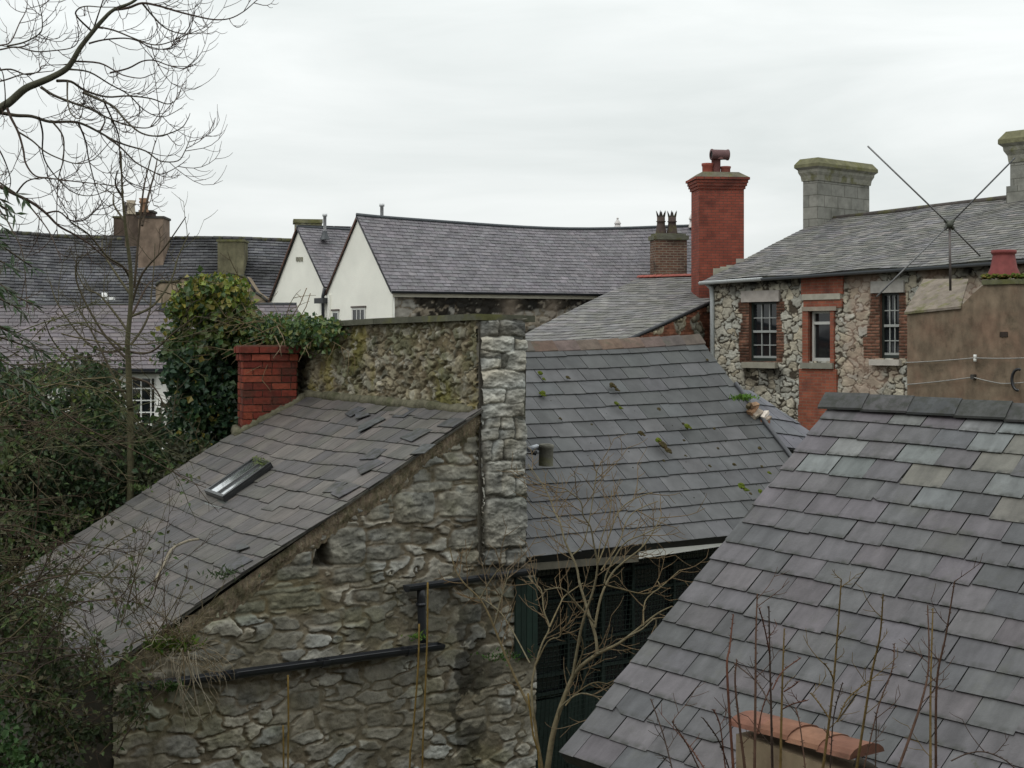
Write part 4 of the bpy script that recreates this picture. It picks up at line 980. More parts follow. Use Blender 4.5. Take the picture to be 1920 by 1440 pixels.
def stack(name, parent, corner, azw, wid, dep, zb, zt, material, cap_h, over, plinth=None, col=(1, 1, 1)):
    """box stack; corner = Pl whose s=0 is the near-left corner of the main face"""
    mb = MB(); mb.pbox(corner, 0, wid, zb, zt, 0, -dep, col)
    if plinth: mb.pbox(corner, -.07, wid + .07, zb, plinth, .07, -dep - .07, col)
    o = mb.build(name, material, parent)
    c = MB(); z = zt
    # moulded cap: cove, slab, weathered chamfer top
    prof = [(0, 0), (.03, .0), (.05, cap_h * .22), (over * .55, cap_h * .38), (over * .6, cap_h * .5), (over, cap_h * .6), (over, cap_h * .74), (over * .35, cap_h), ]
    for i in range(len(prof) - 1):
        (e0, h0), (e1, h1) = prof[i], prof[i + 1]
        f = lambda e_, h_: [corner.pt(-e_, z + h_, e_), corner.pt(wid + e_, z + h_, e_), corner.pt(wid + e_, z + h_, -dep - e_), corner.pt(-e_, z + h_, -dep - e_)]
        A, B = f(e0, h0), f(e1, h1); cc = (.22, .215, .18) if i < 5 else (.15, .145, .085)
        for k in range(4): c.poly([A[k], A[(k + 1) % 4], B[(k + 1) % 4], B[k]], cc)
    c.poly(f(e1, h1), (.17, .165, .08)); c.build('cap', M['stonework'], o)
    return o
CK = Pl(1533, 41.0, az=50)
stack('chimney', rh, CK, 50, CK.s(1630), .52, CK.h(1533, 470), CK.h(1580, 343), M['ashlar'], .64, .18, plinth=None)
CK2 = Pl(1922, 36.8, az=50)
stack('chimney', rh, CK2, 50, 2.6, .42, CK2.h(1908, 430), CK2.h(1908, 300), M['ashlar'], .80, .22, plinth=CK2.h(1908, 345))

# ================================================================== TALL RED BRICK STACK
TB = Pl(1311, 39.6, az=84)
tb = thing('brick_chimney_stack', 'tall red brick chimney stack with corbelled cap, short pots and a T-shaped cowl', 'chimney', TB.pt(.6, GZ, 0))
wd = TB.s(1395); zt = TB.h(1350, 354)
mb = MB(); mb.pbox(TB, 0, wd, GZ, zt, 0, -.95, (1, 1, 1)); shf = mb.build('shaft', M['brick_red'], tb)
mb = MB()
for i, (e_, hh) in enumerate(((.035, .08), (.07, .08), (.095, .09), (.135, .07))):
    z0 = zt + sum((.08, .08, .09, .07)[:i]); mb.pbox(TB, -e_, wd + e_, z0 + .001, z0 + hh, e_, -.95 - e_, (1, 1, 1))
mb.build('corbel', M['brick_red'], shf)
z0 = zt + .32; mb = MB()
A = [TB.pt(-.12, z0, .12), TB.pt(wd + .12, z0, .12), TB.pt(wd + .12, z0, -1.07), TB.pt(-.12, z0, -1.07)]
B = [TB.pt(.12, z0 + .16, -.1), TB.pt(wd - .12, z0 + .16, -.1), TB.pt(wd - .12, z0 + .16, -.85), TB.pt(.12, z0 + .16, -.85)]
for k in range(4): mb.poly([A[k], A[(k + 1) % 4], B[(k + 1) % 4], B[k]], (.12, .11, .08))
mb.poly(B, (.13, .12, .09)); mb.build('flaunching', M['stonework'], tb)
def potat(px, wpx, hgt, col, nm='pot'):
    p = TB.pp(px, 322, -.45); p.z = z0 + .13; r = wpx / F * 39.6 / 2
    mb = MB(); mb.lathe(p, [(r, 0), (r * 1.02, hgt * .7), (r * 1.15, hgt * .8), (r * 1.15, hgt), (r * .85, hgt), (r * .8, hgt * .3), (0, hgt * .3)], col, n=18); return mb.build(nm, M['pot'], tb, smooth=False), p
potat(1334, 20, .30, (.24, .06, .04)); potat(1368, 18, .22, (.20, .06, .045))
o, p = potat(1350, 17, .55, (.13, .05, .045))
pz = p.z; tc_ = P(1349.5, 290, 40.0)
mb = MB(); r = .125; mb.lathe(Vector((tc_.x, tc_.y, pz + .4)), [(r * .95, 0), (r * .95, tc_.z - pz - .45)], (.13, .06, .055), n=16)
ax = Vector((.97, .22, .0)).normalized(); mb.lathe(tc_ - ax * .25, [(.10, .0), (.155, .0), (.155, .03), (.14, .06), (.14, .44), (.155, .47), (.155, .5), (.10, .5)], (.12, .065, .065), n=18, axis=ax)
mb.lathe(tc_ - ax * .249, [(0, .02), (.12, .02)], (.01, .01, .01), n=18, axis=ax)
mb.build('cowl', M['pot'], tb, smooth=False)

# ================================================================== RENDERED LEAN-TO STACK WITH RED POT
RS = Pl(1701, 30.0, az=-43 + 180 if False else 137)
rs = thing('rendered_chimney', 'brown rendered chimney breast with sloping shoulder, mossy top and a flared red pot', 'chimney', RS.pt(1, GZ, 0))
pr = [(1701, 583), (1803, 572), (1826, 549), (1845, 533), (1905, 529), (1908, 545), (1915, 760)]
pts = [RS.sh(x, y) for x, y in pr]
pts = [(RS.s(1701), GZ), (RS.s(1915), GZ)] + pts[::-1]
mb = MB(); mb.prism(RS, pts, 0, -1.3, (.17, .13, .092)); body = mb.build('breast', M['render_brown'], rs)
mb = MB()
q = [RS.pp(1698, 585, .05), RS.pp(1804, 574, .05), RS.pp(1824, 552, .02), RS.pp(1828, 545, -.2)]
mb.hexa([q[0] - Vector((0, 0, .05)), q[1] - Vector((0, 0, .05)), q[1], q[0], q[0] + Vector((.8, 1.4, .75)) - Vector((0, 0, .05)), q[1] + Vector((.5, 1.1, .6)) - Vector((0, 0, .05)), q[1] + Vector((.5, 1.1, .6)), q[0] + Vector((.8, 1.4, .75))], (.19, .16, .13)); mb.build('shoulder', M['stonework'], rs)
mb = MB(); mb.pbox(RS, RS.s(1843), RS.s(1912), RS.h(1880, 533), RS.h(1880, 524), .05, -1.1, (.12, .12, .07)); mb.build('cap', M['stonework'], rs)
pb = RS.pp(1861, 516, -.45); k_ = pb.y / F
mb = MB(); mb.lathe(pb - Vector((0, 0, .03)), [(30 * k_, 0), (29 * k_, .08), (24 * k_, .2), (20.5 * k_, .42), (20 * k_, .46), (23 * k_, .48), (23 * k_, .545), (17 * k_, .545), (16 * k_, .3), (0, .3)], (.18, .045, .042), n=24); mb.build('pot', M['pot'], rs, smooth=False)
mb = MB(); rn = random.Random(8)
for _ in range(220):
    a_ = rn.uniform(0, 6.28); rr = rn.uniform(.28, .42) * 1.0
    blob(mb, pb + Vector((math.cos(a_) * rr, math.sin(a_) * rr, -.03 + rn.uniform(-.03, .04))), Vector((0, 0, 1)), rn.uniform(.02, .05), rn, rn.choice([(.10, .10, .02), (.07, .10, .02), (.13, .10, .03)]), .8)
mb.build('moss', M['moss'], rs)
mb = MB(); mb.pbox(RS, RS.s(1875), RS.s(1890), RS.h(1880, 632), RS.h(1880, 622), .015, -.1, (.04, .03, .025)); mb.build('vent_hole', M['stonework'], rs)
# wires and insulators
wi = thing('wall_cable', 'two thin pale cables strung across the brown rendered wall with a white insulator', 'cable', RS.pp(1702, 680, .05))
def cable(mb, pts, r, col, sagv=0.0, n=8):
    out = []
    for i in range(len(pts) - 1):
        for k in range(n):
            t = k / n; q = pts[i].lerp(pts[i + 1], t); q = q - Vector((0, 0, sagv * 4 * t * (1 - t))); out.append(q)
    out.append(pts[-1]); mb.tube(out, r, col, n=5)
mb = MB(); cable(mb, [RS.pp(1700, 680, .05), RS.pp(1832, 671, .1), RS.pp(1930, 671, .1)], .011, (.3, .29, .27), .01); cable(mb, [RS.pp(1703, 721, .05), RS.pp(1829, 707, .1), RS.pp(1880, 719, .05), RS.pp(1930, 716, .05)], .011, (.3, .29, .27), .01); mb.build('cable', M['metal'], wi)
mb = MB(); mb.lathe(RS.pp(1832, 676, .08), [(.0, -.02), (.03, -.02), (.035, .03), (.022, .06), (.035, .08), (.03, .12), (0, .12)], (.75, .75, .72), n=10); mb.build('insulator', M['paint'], wi)
mb = MB(); mb.pbox(RS, RS.s(1825), RS.s(1831), RS.h(1828, 711), RS.h(1828, 702), .12, 0, (.05, .045, .04)); mb.build('bracket', M['metal'], wi)
dh = MB(); loop = [RS.pp(1915 + 12 * math.cos(a_) - 0, 712 + 20 * math.sin(a_), .12) for a_ in [math.pi * .5 + math.pi * 1.1 * k / 12 for k in range(13)]]
dh.tube(loop, .03, (.01, .01, .012), n=6); o = dh.build('coiled_hose', M['black_plastic']); tag(o, 'black loop of cable hanging by the right edge of the brown rendered wall', 'cable')

# X shaped aerial on a mast
ac = P(1780, 421, 29.2)
ae = thing('roof_aerial', 'large X-shaped metal aerial on a thin mast above the rendered chimney', 'aerial', P(1782, 540, 29.2))
mb = MB(); mb.tube([P(1782, 545, 29.2), P(1780.5, 424, 29.2)], .026, (.10, .085, .08), n=8); mb.build('mast', M['metal'], ae)
mb = MB(); mb.lathe(ac - Vector((0, .07, 0)), [(0, 0), (.07, 0), (.07, .14), (0, .14)], (.06, .065, .05), n=10, axis=Vector((0, 1, 0)))
for ang in (45, 135, 225, 315):
    a_ = math.radians(ang); d = Vector((math.cos(a_), 0, math.sin(a_))); mb.tube([ac, ac + d * .13], .04, (.06, .065, .05), n=6)
mb.build('hub', M['metal'], ae)
for (x, y, z, c) in ((1627, 274, 28.6, (.22, .22, .22)), (1903, 296, 29.8, (.05, .05, .05)), (1644, 556, 28.6, (.12, .12, .12)), (1838, 480, 29.9, (.10, .10, .10))):
    mb = MB(); mb.tube([ac, P(x, y, z)], .017, c, n=6); mb.build('rod', M['metal'], ae)

# ================================================================== LOW LICHENED ROOF IN THE MIDDLE DISTANCE
lr = thing('low_slate_building', 'low building with a pale weathered slate roof and stone and brick gable', 'building', P(1150, 600, 38)); lr.location.z = GZ
TLl, TRl, BLl, BRl = P(1196, 522, 42.3), P(1450, 514, 43.4), P(930, 654, 33.4), P(1164, 644, 34.4)
pall = [mul(c, .85) for c in (lin(124, 121, 122), lin(114, 112, 113), lin(130, 127, 125), lin(106, 104, 104))]
lroof = slate_roof('roof', TLl, TRl, BLl, BRl, 27, 14, lr, M['slate_lichen'], pall, th=.007, jit=.4, lift=.006, seed=41, wvar=.12, sag=lambda u, v: .03 * math.sin(7 * u + 3 * v) * math.sin(3 * v), deck_t=.1)
mb = MB(); q = [TLl, TRl, TRl + (TRl - BRl) * 1 - Vector((0, 0, 2 * (TRl - BRl).z)), TLl + (TLl - BLl) - Vector((0, 0, 2 * (TLl - BLl).z))]; mb.hexa([p - Vector((0, 0, .1)) for p in q] + q, pall[0]); mb.build('rear_roof', M['slate_lichen'], lr)
nl = (BLl - TLl).normalized(); fl = Vector((-nl.x, -nl.y, nl.z))
ridge_tiles('ridge', lambda u: ext(TLl, TRl, u * .62) + Vector((0, 0, .03)), 14, .12, 0, (.27, .08, .06), lr, M['pot'], nrm_side=(nl, fl), seed=9, lift=.02)
mb = MB(); mb.tube([ext(TRl, BRl, t) + Vector((0, 0, .01)) for t in (0, .3, .6, 1)], .045, (.03, .032, .036), n=6); mb.build('lead_edge', M['metal'], lr)
# gable wall under the right verge
GW = Pl((BRl.x / BRl.y) * F + 960, BRl.y, (TRl.x / TRl.y) * F + 960, TRl.y)
Lg = (Vector((TRl.x, TRl.y)) - Vector((BRl.x, BRl.y))).length
pg = [(0, 3.0), (Lg, 3.0), (Lg, TRl.z - .05), (0, BRl.z - .05)]
def gw_extra(S, H, C, D, e):
    m = sstep(.56, .62, fbm(S * 1.5, H * 2, 131, 4) + .12 * sstep(.6, .0, (BRl.z + (TRl.z - BRl.z) * S / Lg) - H))
    br = np.floor(H / .075); bx = np.floor(S / .225 + .5 * (br % 2)); fy = H / .075 - br
    bc = np.array([.27, .11, .065]) * (.6 + .6 * h2(bx, br, 9))[..., None]; bc = cmix(bc, bc * .5, sstep(.2, .05, np.minimum(fy, 1 - fy)))
    return cmix(C, bc, m), D * (1 - m * .6)
rubble_face('gable_wall', GW, pg, .03, stone_style(.4, .24, 66, (.30, .275, .21), (.10, .08, .055), depth=.05, var=.35, extra=gw_extra), lr, M['stone_far'], o0=0, body=.3)
mb = MB(); mb.pbox(GW, 0, Lg, GZ, 3.0, .02, -.3, (.2, .17, .13)); mb.build('lower_wall', M['stone_far'], lr)
# brick stack with crown pots behind the red ridge
CB = Pl(1229, 43.0, az=80)
mb = MB(); w = CB.s(1288); zt = CB.h(1258, 448); mb.pbox(CB, 0, w, 3.5, zt, 0, -.6, (1, 1, 1)); ck = mb.build('chimney', M['brick_dark'], lr)
mb = MB(); mb.pbox(CB, -.05, w + .05, zt - .02, zt + .11, .05, -.65, (.13, .13, .10)); mb.pbox(CB, .02, w - .02, zt + .11, zt + .17, -.02, -.58, (.13, .13, .10)); mb.build('cap', M['stonework'], ck)
for px in (1244.5, 1265.5):
    p = CB.pp(px, 437, -.3); p.z = zt + .16; k_ = p.y / F; mb = MB(); H_ = 33 * k_
    mb.lathe(p, [(10.5 * k_, 0), (8 * k_, H_ * .5), (7.4 * k_, H_ * .68), (9 * k_, H_ * .70), (9 * k_, H_ * .74), (7.5 * k_, H_ * .76), (7.5 * k_, H_), (6 * k_, H_), (5.5 * k_, H_ * .3), (0, H_ * .3)], (.075, .055, .048), n=16)
    for j in range(6):
        a_ = j * math.pi / 3 + .3; d = Vector((math.cos(a_), math.sin(a_), 0)); t = Vector((-d.y, d.x, 0)); b0 = p + Vector((0, 0, H_ * .98)) + d * 6.9 * k_
        mb.poly([b0 - t * 3.4 * k_, b0 + t * 3.4 * k_, b0 + d * 3.4 * k_ + Vector((0, 0, 12.5 * k_))], (.05, .045, .042)); mb.poly([b0 + t * 3.4 * k_ - d * .02, b0 - t * 3.4 * k_ - d * .02, b0 + d * 3.4 * k_ + Vector((0, 0, 12.5 * k_))], (.05, .045, .042))
    mb.build('pot', M['stonework'], ck, smooth=False)

# ================================================================== WHITE GABLED RANGES
WG = Pl(736, 40.0, az=-35)      # big gable
L1 = WG.s(612); ec = WG.h(736, 546); 
wh = thing('white_gabled_house', 'white rendered gabled house with a long sagging grey slate roof', 'house', WG.pt(0, GZ, 0))
ah = WG.h(672, 407)
WHC = (.80, .79, .72)
mb = MB(); mb.prism(WG, [(0, GZ), (L1, GZ), (L1, ec), (L1 / 2, ah - .05), (0, ec)][::-1], 0, -.35, WHC); mb.build('gable_wall', M['render_white'], wh)
RAZ = 68; rv = Vector((math.sin(math.radians(RAZ)), math.cos(math.radians(RAZ)), 0))
apex = WG.pt(L1 / 2, ah); e1 = WG.pt(0, ec); e2 = WG.pt(L1, ec)
LEN = 11.6
def sagw(u, v): 
    x = u; return (-.26 * math.sin(math.pi * min(1, x * 1.02) ** .8) + .05 * math.sin(8 * x)) * (1 - v) * .75
palw = [lin(108, 105, 109), lin(103, 100, 104), lin(113, 109, 113), lin(106, 104, 107)]
dsl = (e1 - apex) ; A0 = apex + Vector((0, 0, .05)) - rv * .06; B0 = e1 + dsl * .05 + Vector((0, 0, .05)) - rv * .06
wroof = slate_roof('roof', A0, A0 + rv * (LEN + .3), B0, B0 + rv * (LEN + .3) , 22, 48, wh, M['slate_far'], palw, th=.009, jit=.3, lift=.006, deck_t=.03, seed=51, wvar=.05, sag=sagw)
dsl2 = e2 - apex; B2 = e2 + dsl2 * .01 + Vector((0, 0, .03)) - rv * .06
slate_roof('rear_roof', A0, A0 + rv * (LEN + .3), B2, B2 + rv * (LEN + .3), 10, 20, wh, M['slate_far'], palw, th=.008, jit=.2, lift=.004, deck_t=.03, seed=52, sag=sagw)
mb = MB(); mb.tube([A0 + rv * (LEN + .3) * (k / 16) + Vector((0, 0, sagw(k / 16, 0) + .02)) for k in range(17)], .055, (.06, .068, .075), n=6); mb.build('ridge', M['metal'], wh)
# far gable, rear wall, eaves wall with soot
mb = MB(); f = apex + rv * LEN; g1_, g2_ = e1 + rv * LEN, e2 + rv * LEN
mb.poly([Vector((g1_.x, g1_.y, GZ)), Vector((g2_.x, g2_.y, GZ)), g2_, f - Vector((0, 0, .1)), g1_], WHC); vwall(mb, e2, g2_, GZ, -.3, WHC); mb.build('rear_wall', M['render_white'], wh)
EW = Pl((e1.x / e1.y) * F + 960, e1.y, az=RAZ)
def soot_extra(S, H, C, D, e):
    n = fbm(S * .9, H * 1.4, 141, 5); m = sstep(.40, .50, n) * (1 - .8 * sstep(.60, .68, fbm(S * 7, H * 9, 142, 3))); C = cmix(C, C * .06, m * .97)
    for px in (742, 957, 1035):
        s_ = EW.s(px); m2 = np.exp(-((S - s_) / .25) ** 2); C = cmix(C, np.array([.27, .22, .17]) * (.7 + .5 * n)[..., None], m2 * .6 if px != 742 else m2 * .0)
    return C, D
rubble_face('side_wall', EW, [(.02, 4.2), (LEN, 4.2), (LEN, ec - .06), (.02, ec - .06)], .035, stone_style(.34, .22, 77, (.30, .27, .22), (.2, .165, .12), depth=.04, var=.4, extra=soot_extra), wh, M['stone_far'], o0=.0, body=.3)
mb = MB(); mb.pbox(EW, .02, LEN, GZ, 4.2, .0, -.3, (.2, .17, .13)); mb.build('lower_wall', M['stone_far'], wh)
mb = MB(); mb.pbox(EW, -.02, LEN, ec - .16, ec - .03, .10, .07, (.5, .47, .38)); mb.build('fascia', M['paint'], wh)
mb = MB(); half_gutter(mb, EW.pt(-.1, ec - .0, .2), EW.pt(LEN, ec - .0, .2), .07, (.03, .033, .038)); mb.build('gutter', M['black_plastic'], wh)
mb = MB(); mb.tube([EW.pt(.03, 4.2, .04), EW.pt(.03, ec - .1, .04)], .03, (.55, .55, .5), n=6); mb.build('corner_trim', M['paint'], wh)
def gable_win(pl, x0, y0, x1, y1, parent, cols=3):
    s0, s1 = sorted((pl.s(x0), pl.s(x1))); xm = (x0 + x1) / 2; h0, h1 = pl.h(xm, y1), pl.h(xm, y0)
    mb = MB(); w = .06; c = (.55, .55, .52)
    for q in ((s0, s0 + w, h0, h1), (s1 - w, s1, h0, h1), (s0 + w, s1 - w, h1 - w, h1), (s0 + w, s1 - w, h0, h0 + w)): mb.pbox(pl, *q, .03, -.02, c)
    for k in range(1, cols): x = lerp(s0 + w, s1 - w, k / cols); mb.pbox(pl, x - .02, x + .02, h0 + w, h1 - w, .025, -.015, c)
    o = mb.build('window', M['paint'], parent)
    g = MB(); g.pbox(pl, s0 + .02, s1 - .02, h0 + .02, h1 - .02, .012, .004, (.1, .1, .1)); g.build('pane', M['glass'], o)
    g = MB(); g.pbox(pl, s0 - .03, s1 + .03, h1, h1 + .05, .05, 0, (.12, .1, .09)); g.build('lintel', M['lintel'], o)
gable_win(WG, 661, 577, 686, 640, wh); gable_win(WG, 624, 583, 636, 640, wh, 1)
# black rainwater head and pipe in the valley
mb = MB(); mb.tube([WG.pp(614, 541, .1), WG.pp(611, 556, .1), WG.pp(612, 660, .1)], .05, BLK, n=8); hd = MB()
mb.pbox(WG, WG.s(616) if WG.s(616) < WG.s(600) else WG.s(600), max(WG.s(616), WG.s(600)), WG.h(608, 569), WG.h(608, 559), .2, .02, BLK); mb.build('downpipe', M['black_plastic'], wh)
def flue(px, ytop, ybot, Z, parent):
    mb = MB(); a, b = P(px, ybot, Z), P(px, ytop, Z)
    mb.lathe(a, [(.05, -.2), (.05, b.z - a.z - .08), (.075, b.z - a.z - .08), (.075, b.z - a.z), (0, b.z - a.z)], (.55, .56, .57), n=10); f_ = mb.build('flue', M['metal'], parent)
    mb = MB(); mb.lathe(a - Vector((0, 0, .25)), [(.16, 0), (.09, .16), (.07, .26)], (.06, .065, .07), n=10); mb.build('collar', M['metal'], f_)
flue(716, 382, 414, 41.9, wh)
for px, yb, yt, z in ((1158, 425, 403, 44.9), (1298, 421, 390, 45.6)):
    mb = MB(); a = P(px, yb, z); t = (P(px, yt, z) - a).z
    mb.lathe(a - Vector((0, 0, .1)), [(.13, 0), (.10, .12), (.085, .14), (.085, t * .5), (.11, t * .5), (.11, t * .55), (.05, t * .8), (.02, t * .92), (.045, t * .97), (.0, t * 1.08)], (.55, .52, .5), n=8); mb.build('finial', M['paint'], wh)
# dark verge trims
def verge_line(parent, pts, r=.05, col=(.12, .07, .06)): mb = MB(); mb.tube(pts, r * .5, mul(col, 1.3), n=5); mb.build('verge', M['wood'], parent)
o_ = Vector((WG.n.x, WG.n.y, 0)) * .06
verge_line(wh, [e2 + o_ + Vector((0, 0, -.02)), apex + o_ + Vector((0, 0, -.02))], .045, (.13, .075, .06)); verge_line(wh, [apex + o_ + Vector((0, 0, -.02)), e1 + o_ + Vector((0, 0, -.02))], .035, (.06, .06, .065))

# smaller gable behind/left
wh2 = thing('white_gable_annexe', 'smaller white rendered gable left of the long roof with vent slots and metal flue', 'house', WG.pt(L1 + 2, GZ, 0))
a1, a2 = L1 + .02, WG.s(506); am = WG.s(559); ah2 = WG.h(559, 427); eR = WG.h(611, 541); eL = WG.h(506, 567)
mb = MB(); mb.prism(WG, [(a1, GZ), (a2, GZ), (a2, eL), (am, ah2 - .05), (a1, eR)][::-1], -.03, -.4, WHC); mb.build('gable_wall', M['render_white'], wh2)
ap2 = WG.pt(am, ah2); er2 = WG.pt(a1, eR); el2 = WG.pt(a2, eL)
A0_ = ap2 - rv * .05 + Vector((0, 0, .04)); B0_ = er2 - rv * .05 + Vector((0, 0, .04))
slate_roof('roof', A0_, A0_ + rv * 9, B0_, B0_ + rv * 9, 22, 38, wh2, M['slate_far'], palw, th=.009, jit=.3, lift=.006, deck_t=.03, seed=53, wvar=.05, sag=lambda u, v: -.12 * math.sin(math.pi * u) * (1 - v))
B1_ = el2 - rv * .05 + Vector((0, 0, .04)); slate_roof('rear_roof', A0_, A0_ + rv * 9, B1_, B1_ + rv * 9, 10, 16, wh2, M['slate_far'], palw, th=.008, jit=.2, deck_t=.03, seed=54)
mb = MB(); mb.tube([A0_, A0_ + rv * 4.5 - Vector((0, 0, .1)), A0_ + rv * 9], .05, (.06, .068, .075), n=6); mb.build('ridge', M['metal'], wh2)
verge_line(wh2, [el2 + o_, ap2 + o_], .045, (.13, .075, .06)); verge_line(wh2, [ap2 + o_, er2 + o_], .035, (.05, .05, .055))
for x in (556, 560.5, 565):
    mb = MB(); s_ = WG.s(x); mb.pbox(WG, s_ - .05, s_ + .05, WG.h(x, 490), WG.h(x, 482), .0, -.04, (.25, .24, .2)); mb.build('vent_slot', M['stonework'], wh2)
flue(609, 401, 434, 44.5, wh2)
SC = Pl(553, 46.6, az=80); mb = MB(); mb.pbox(SC, 0, SC.s(604), SC.h(553, 470), SC.h(580, 418), 0, -.7, (.26, .25, .18)); mb.pbox(SC, -.05, SC.s(604) + .02, SC.h(580, 418), SC.h(580, 411), .05, -.75, (.17, .165, .10)); mb.build('chimney', M['stonework'], wh2)

# ================================================================== LEFT HOUSES
fl_ = thing('dark_slate_terrace', 'long far terrace with soot-dark mottled slate roof and brown chimney blocks', 'building', P(250, 560, 52)); fl_.location.z = GZ
TLf, TRf, BLf, BRf = P(-150, 432, 56), P(640, 453, 54), P(-150, 640, 50), P(640, 640, 48.5)
droof = slate_roof('roof', TLf, TRf, BLf, BRf, 34, 52, fl_, M['slate_dark'], [lin(88, 88, 92), lin(80, 80, 84), lin(96, 96, 98)], th=.02, jit=.5, lift=.012, seed=61, wvar=.1, sag=lambda u, v: (-.12 * math.sin(math.pi * u) + .06 * math.sin(u * 11)) * (1 - v), deck_t=.12)
mb = MB(); mb.hexa([TLf - Vector((0, 0, .2)), TRf - Vector((0, 0, .2)), TRf, TLf] + [TLf + Vector((0, 6, -4)), TRf + Vector((0, 6, -4)), TRf + Vector((0, 6, -3.8)), TLf + Vector((0, 6, -3.8))], (.1, .1, .1)); mb.build('rear_roof', M['slate_dark'], fl_)
mb = MB()
for k in range(44):
    a, b = TLf.lerp(TRf, k / 44), TLf.lerp(TRf, (k + .93) / 44); u = k / 44; dz = Vector((0, 0, (-.12 * math.sin(math.pi * u) + .06 * math.sin(u * 11)) + .04 + R.uniform(0, .015)))
    mb.tube([a + dz, b + dz], .085, vary((.07, .07, .072), .15), n=6)
mb.build('ridge', M['stonework'], fl_)
BRN = (.165, .115, .085)
def blockstack(x0, x1, y0, y1, Z, dep, parent, col, az=88, cap=True, nm='chimney', capc=(.06, .055, .05)):
    pl = Pl(x0, Z, az=az); mb = MB(); w = pl.s(x1); mb.pbox(pl, 0, w, pl.h(x0, y1), pl.h(x0, y0), 0, -dep, col); o = mb.build(nm, M['render_tan'], parent)
    if cap: mb = MB(); mb.pbox(pl, -.04, w + .04, pl.h(x0, y0), pl.h(x0, y0) + .08, .04, -dep - .04, capc); mb.build('cap', M['stonework'], o)
    return o
blockstack(213, 240, 409, 455, 55.6, .8, fl_, (.10, .075, .06)); blockstack(234, 268, 401, 470, 54.5, .9, fl_, (.13, .10, .08))
ch_ = blockstack(259, 306, 409, 532, 53.2, 1.2, fl_, (.20, .15, .115))
blockstack(262, 285, 398, 408, 53.2, .7, fl_, (.07, .05, .045), nm='chimney')
def smallpot(px, y0, y1, Z, col, parent): 
    p = P(px, y1, Z); h_ = P(px, y0, Z).z - p.z; mb = MB(); mb.lathe(p, [(.17, 0), (.13, h_ * .6), (.18, h_ * .7), (.18, h_ * .8), (.14, h_ * .82), (.19, h_), (.1, h_), (0, h_ * .8)], col, n=10); mb.build('pot', M['pot'], parent)
smallpot(246, 376, 402, 54.2, (.42, .36, .27), ch_); smallpot(239, 380, 402, 54.6, (.09, .08, .075), ch_); smallpot(270, 372, 398, 53, (.26, .15, .09), ch_)
blockstack(408, 457, 453, 545, 52.2, 1.0, fl_, (.145, .135, .085), cap=True, capc=(.12, .115, .07))
mb = MB(); TW = Pl(292, 47.5, 510, 46.6)
top = [(292, 535), (300, 528), (335, 527), (337, 519), (350, 521), (380, 524), (405, 516), (440, 514), (462, 520), (470, 533), (480, 548), (492, 556), (504, 566), (510, 640)]
pl_ = [TW.sh(x, y) for x, y in top] + [(TW.s(510), GZ), (TW.s(292), GZ)]
mb.prism(TW, pl_[::-1], 0, -.4, (.25, .2, .145)); mb.build('shaped_gable', M['render_tan'], fl_)
mb = MB()
for i in range(len(top) - 2): mb.tube([TW.pp(*top[i], .02), TW.pp(*top[i + 1], .02)], .05, (.05, .05, .05), n=5)
mb.build('gable_coping', M['stonework'], fl_)
mb = MB(); vwall(mb, BLf - Vector((0, 0, .2)), BRf - Vector((0, 0, .2)), GZ, .3, (.2, .18, .15)); mb.build('wall', M['stone_far'], fl_)
mb = MB(); mb.pbox(Pl(190, 49.6, az=88), 0, .4, P(0, 562, 49.6).z, P(0, 557, 49.6).z, 0, -.3, (.8, .8, .78)); mb.lathe(P(196, 557, 49.6), [(.1, 0), (.1, .15), (0, .15)], (.8, .8, .78), n=8); mb.build('roof_vent', M['paint'], fl_)

pu = thing('purple_roofed_cottage', 'low cottage with neat purple slate roof and white multi-pane window', 'house', P(250, 640, 29)); pu.location.z = GZ
TLp, TRp, BLp, BRp = P(-160, 572, 31.4), P(556, 571, 31.6), P(-160, 692, 28.4), P(592, 692, 28.6)
palp = [mul(c, .72) for c in (lin(107, 98, 102), lin(101, 94, 98), lin(111, 102, 104), lin(104, 96, 100))]
slate_roof('roof', TLp, TRp, BLp, BRp, 17, 30, pu, M['slate_far'], palp, th=.007, jit=.2, lift=.003, seed=71, wvar=.04, deck_t=.1)
mb = MB(); mb.tube([TLp, TRp], .05, (.05, .052, .056), n=6); mb.build('ridge', M['metal'], pu)
mb = MB(); q = [TLp, TRp, TRp + Vector((0, 3, -1.4)), TLp + Vector((0, 3, -1.4))]; mb.hexa([p - Vector((0, 0, .1)) for p in q] + q, palp[0]); mb.build('rear_roof', M['slate_far'], pu)
PW = Pl((BLp.x / (BLp.y + .25)) * F + 960, BLp.y + .25, (BRp.x - .3) / (BRp.y + .25) * F + 960, BRp.y + .25)
mb = MB(); wa, wb, wc_, wd_ = rect(PW, 243, 706, 293, 796)
x0_, x1_ = 0, PW.s(590); zt_ = BLp.z - .03; WC = (.74, .73, .68)
for q in ((x0_, wa, GZ, zt_), (wb, x1_, GZ, zt_), (wa, wb, wd_, zt_), (wa, wb, GZ, wc_)): mb.pbox(PW, *q, 0, -.3, WC)
mb.build('wall', M['render_white'], pu)
mb = MB(); c = (.75, .75, .72)
for q in ((wa, wa + .04, wc_, wd_), (wb - .05, wb, wc_, wd_), (wa + .04, wb - .05, wd_ - .04, wd_), (wa + .04, wb - .05, wc_, wc_ + .05)): mb.pbox(PW, *q, -.05, -.12, c)
for k in (1, 2): x = lerp(wa, wb, k / 2.7 + .03); mb.pbox(PW, x - .012, x + .012, wc_ + .05, wd_ - .04, -.06, -.1, c)
for k in (1, 2, 3): y = lerp(wc_, wd_, k / 4); mb.pbox(PW, wa + .04, wb - .05, y - .012, y + .012, -.062, -.098, c)
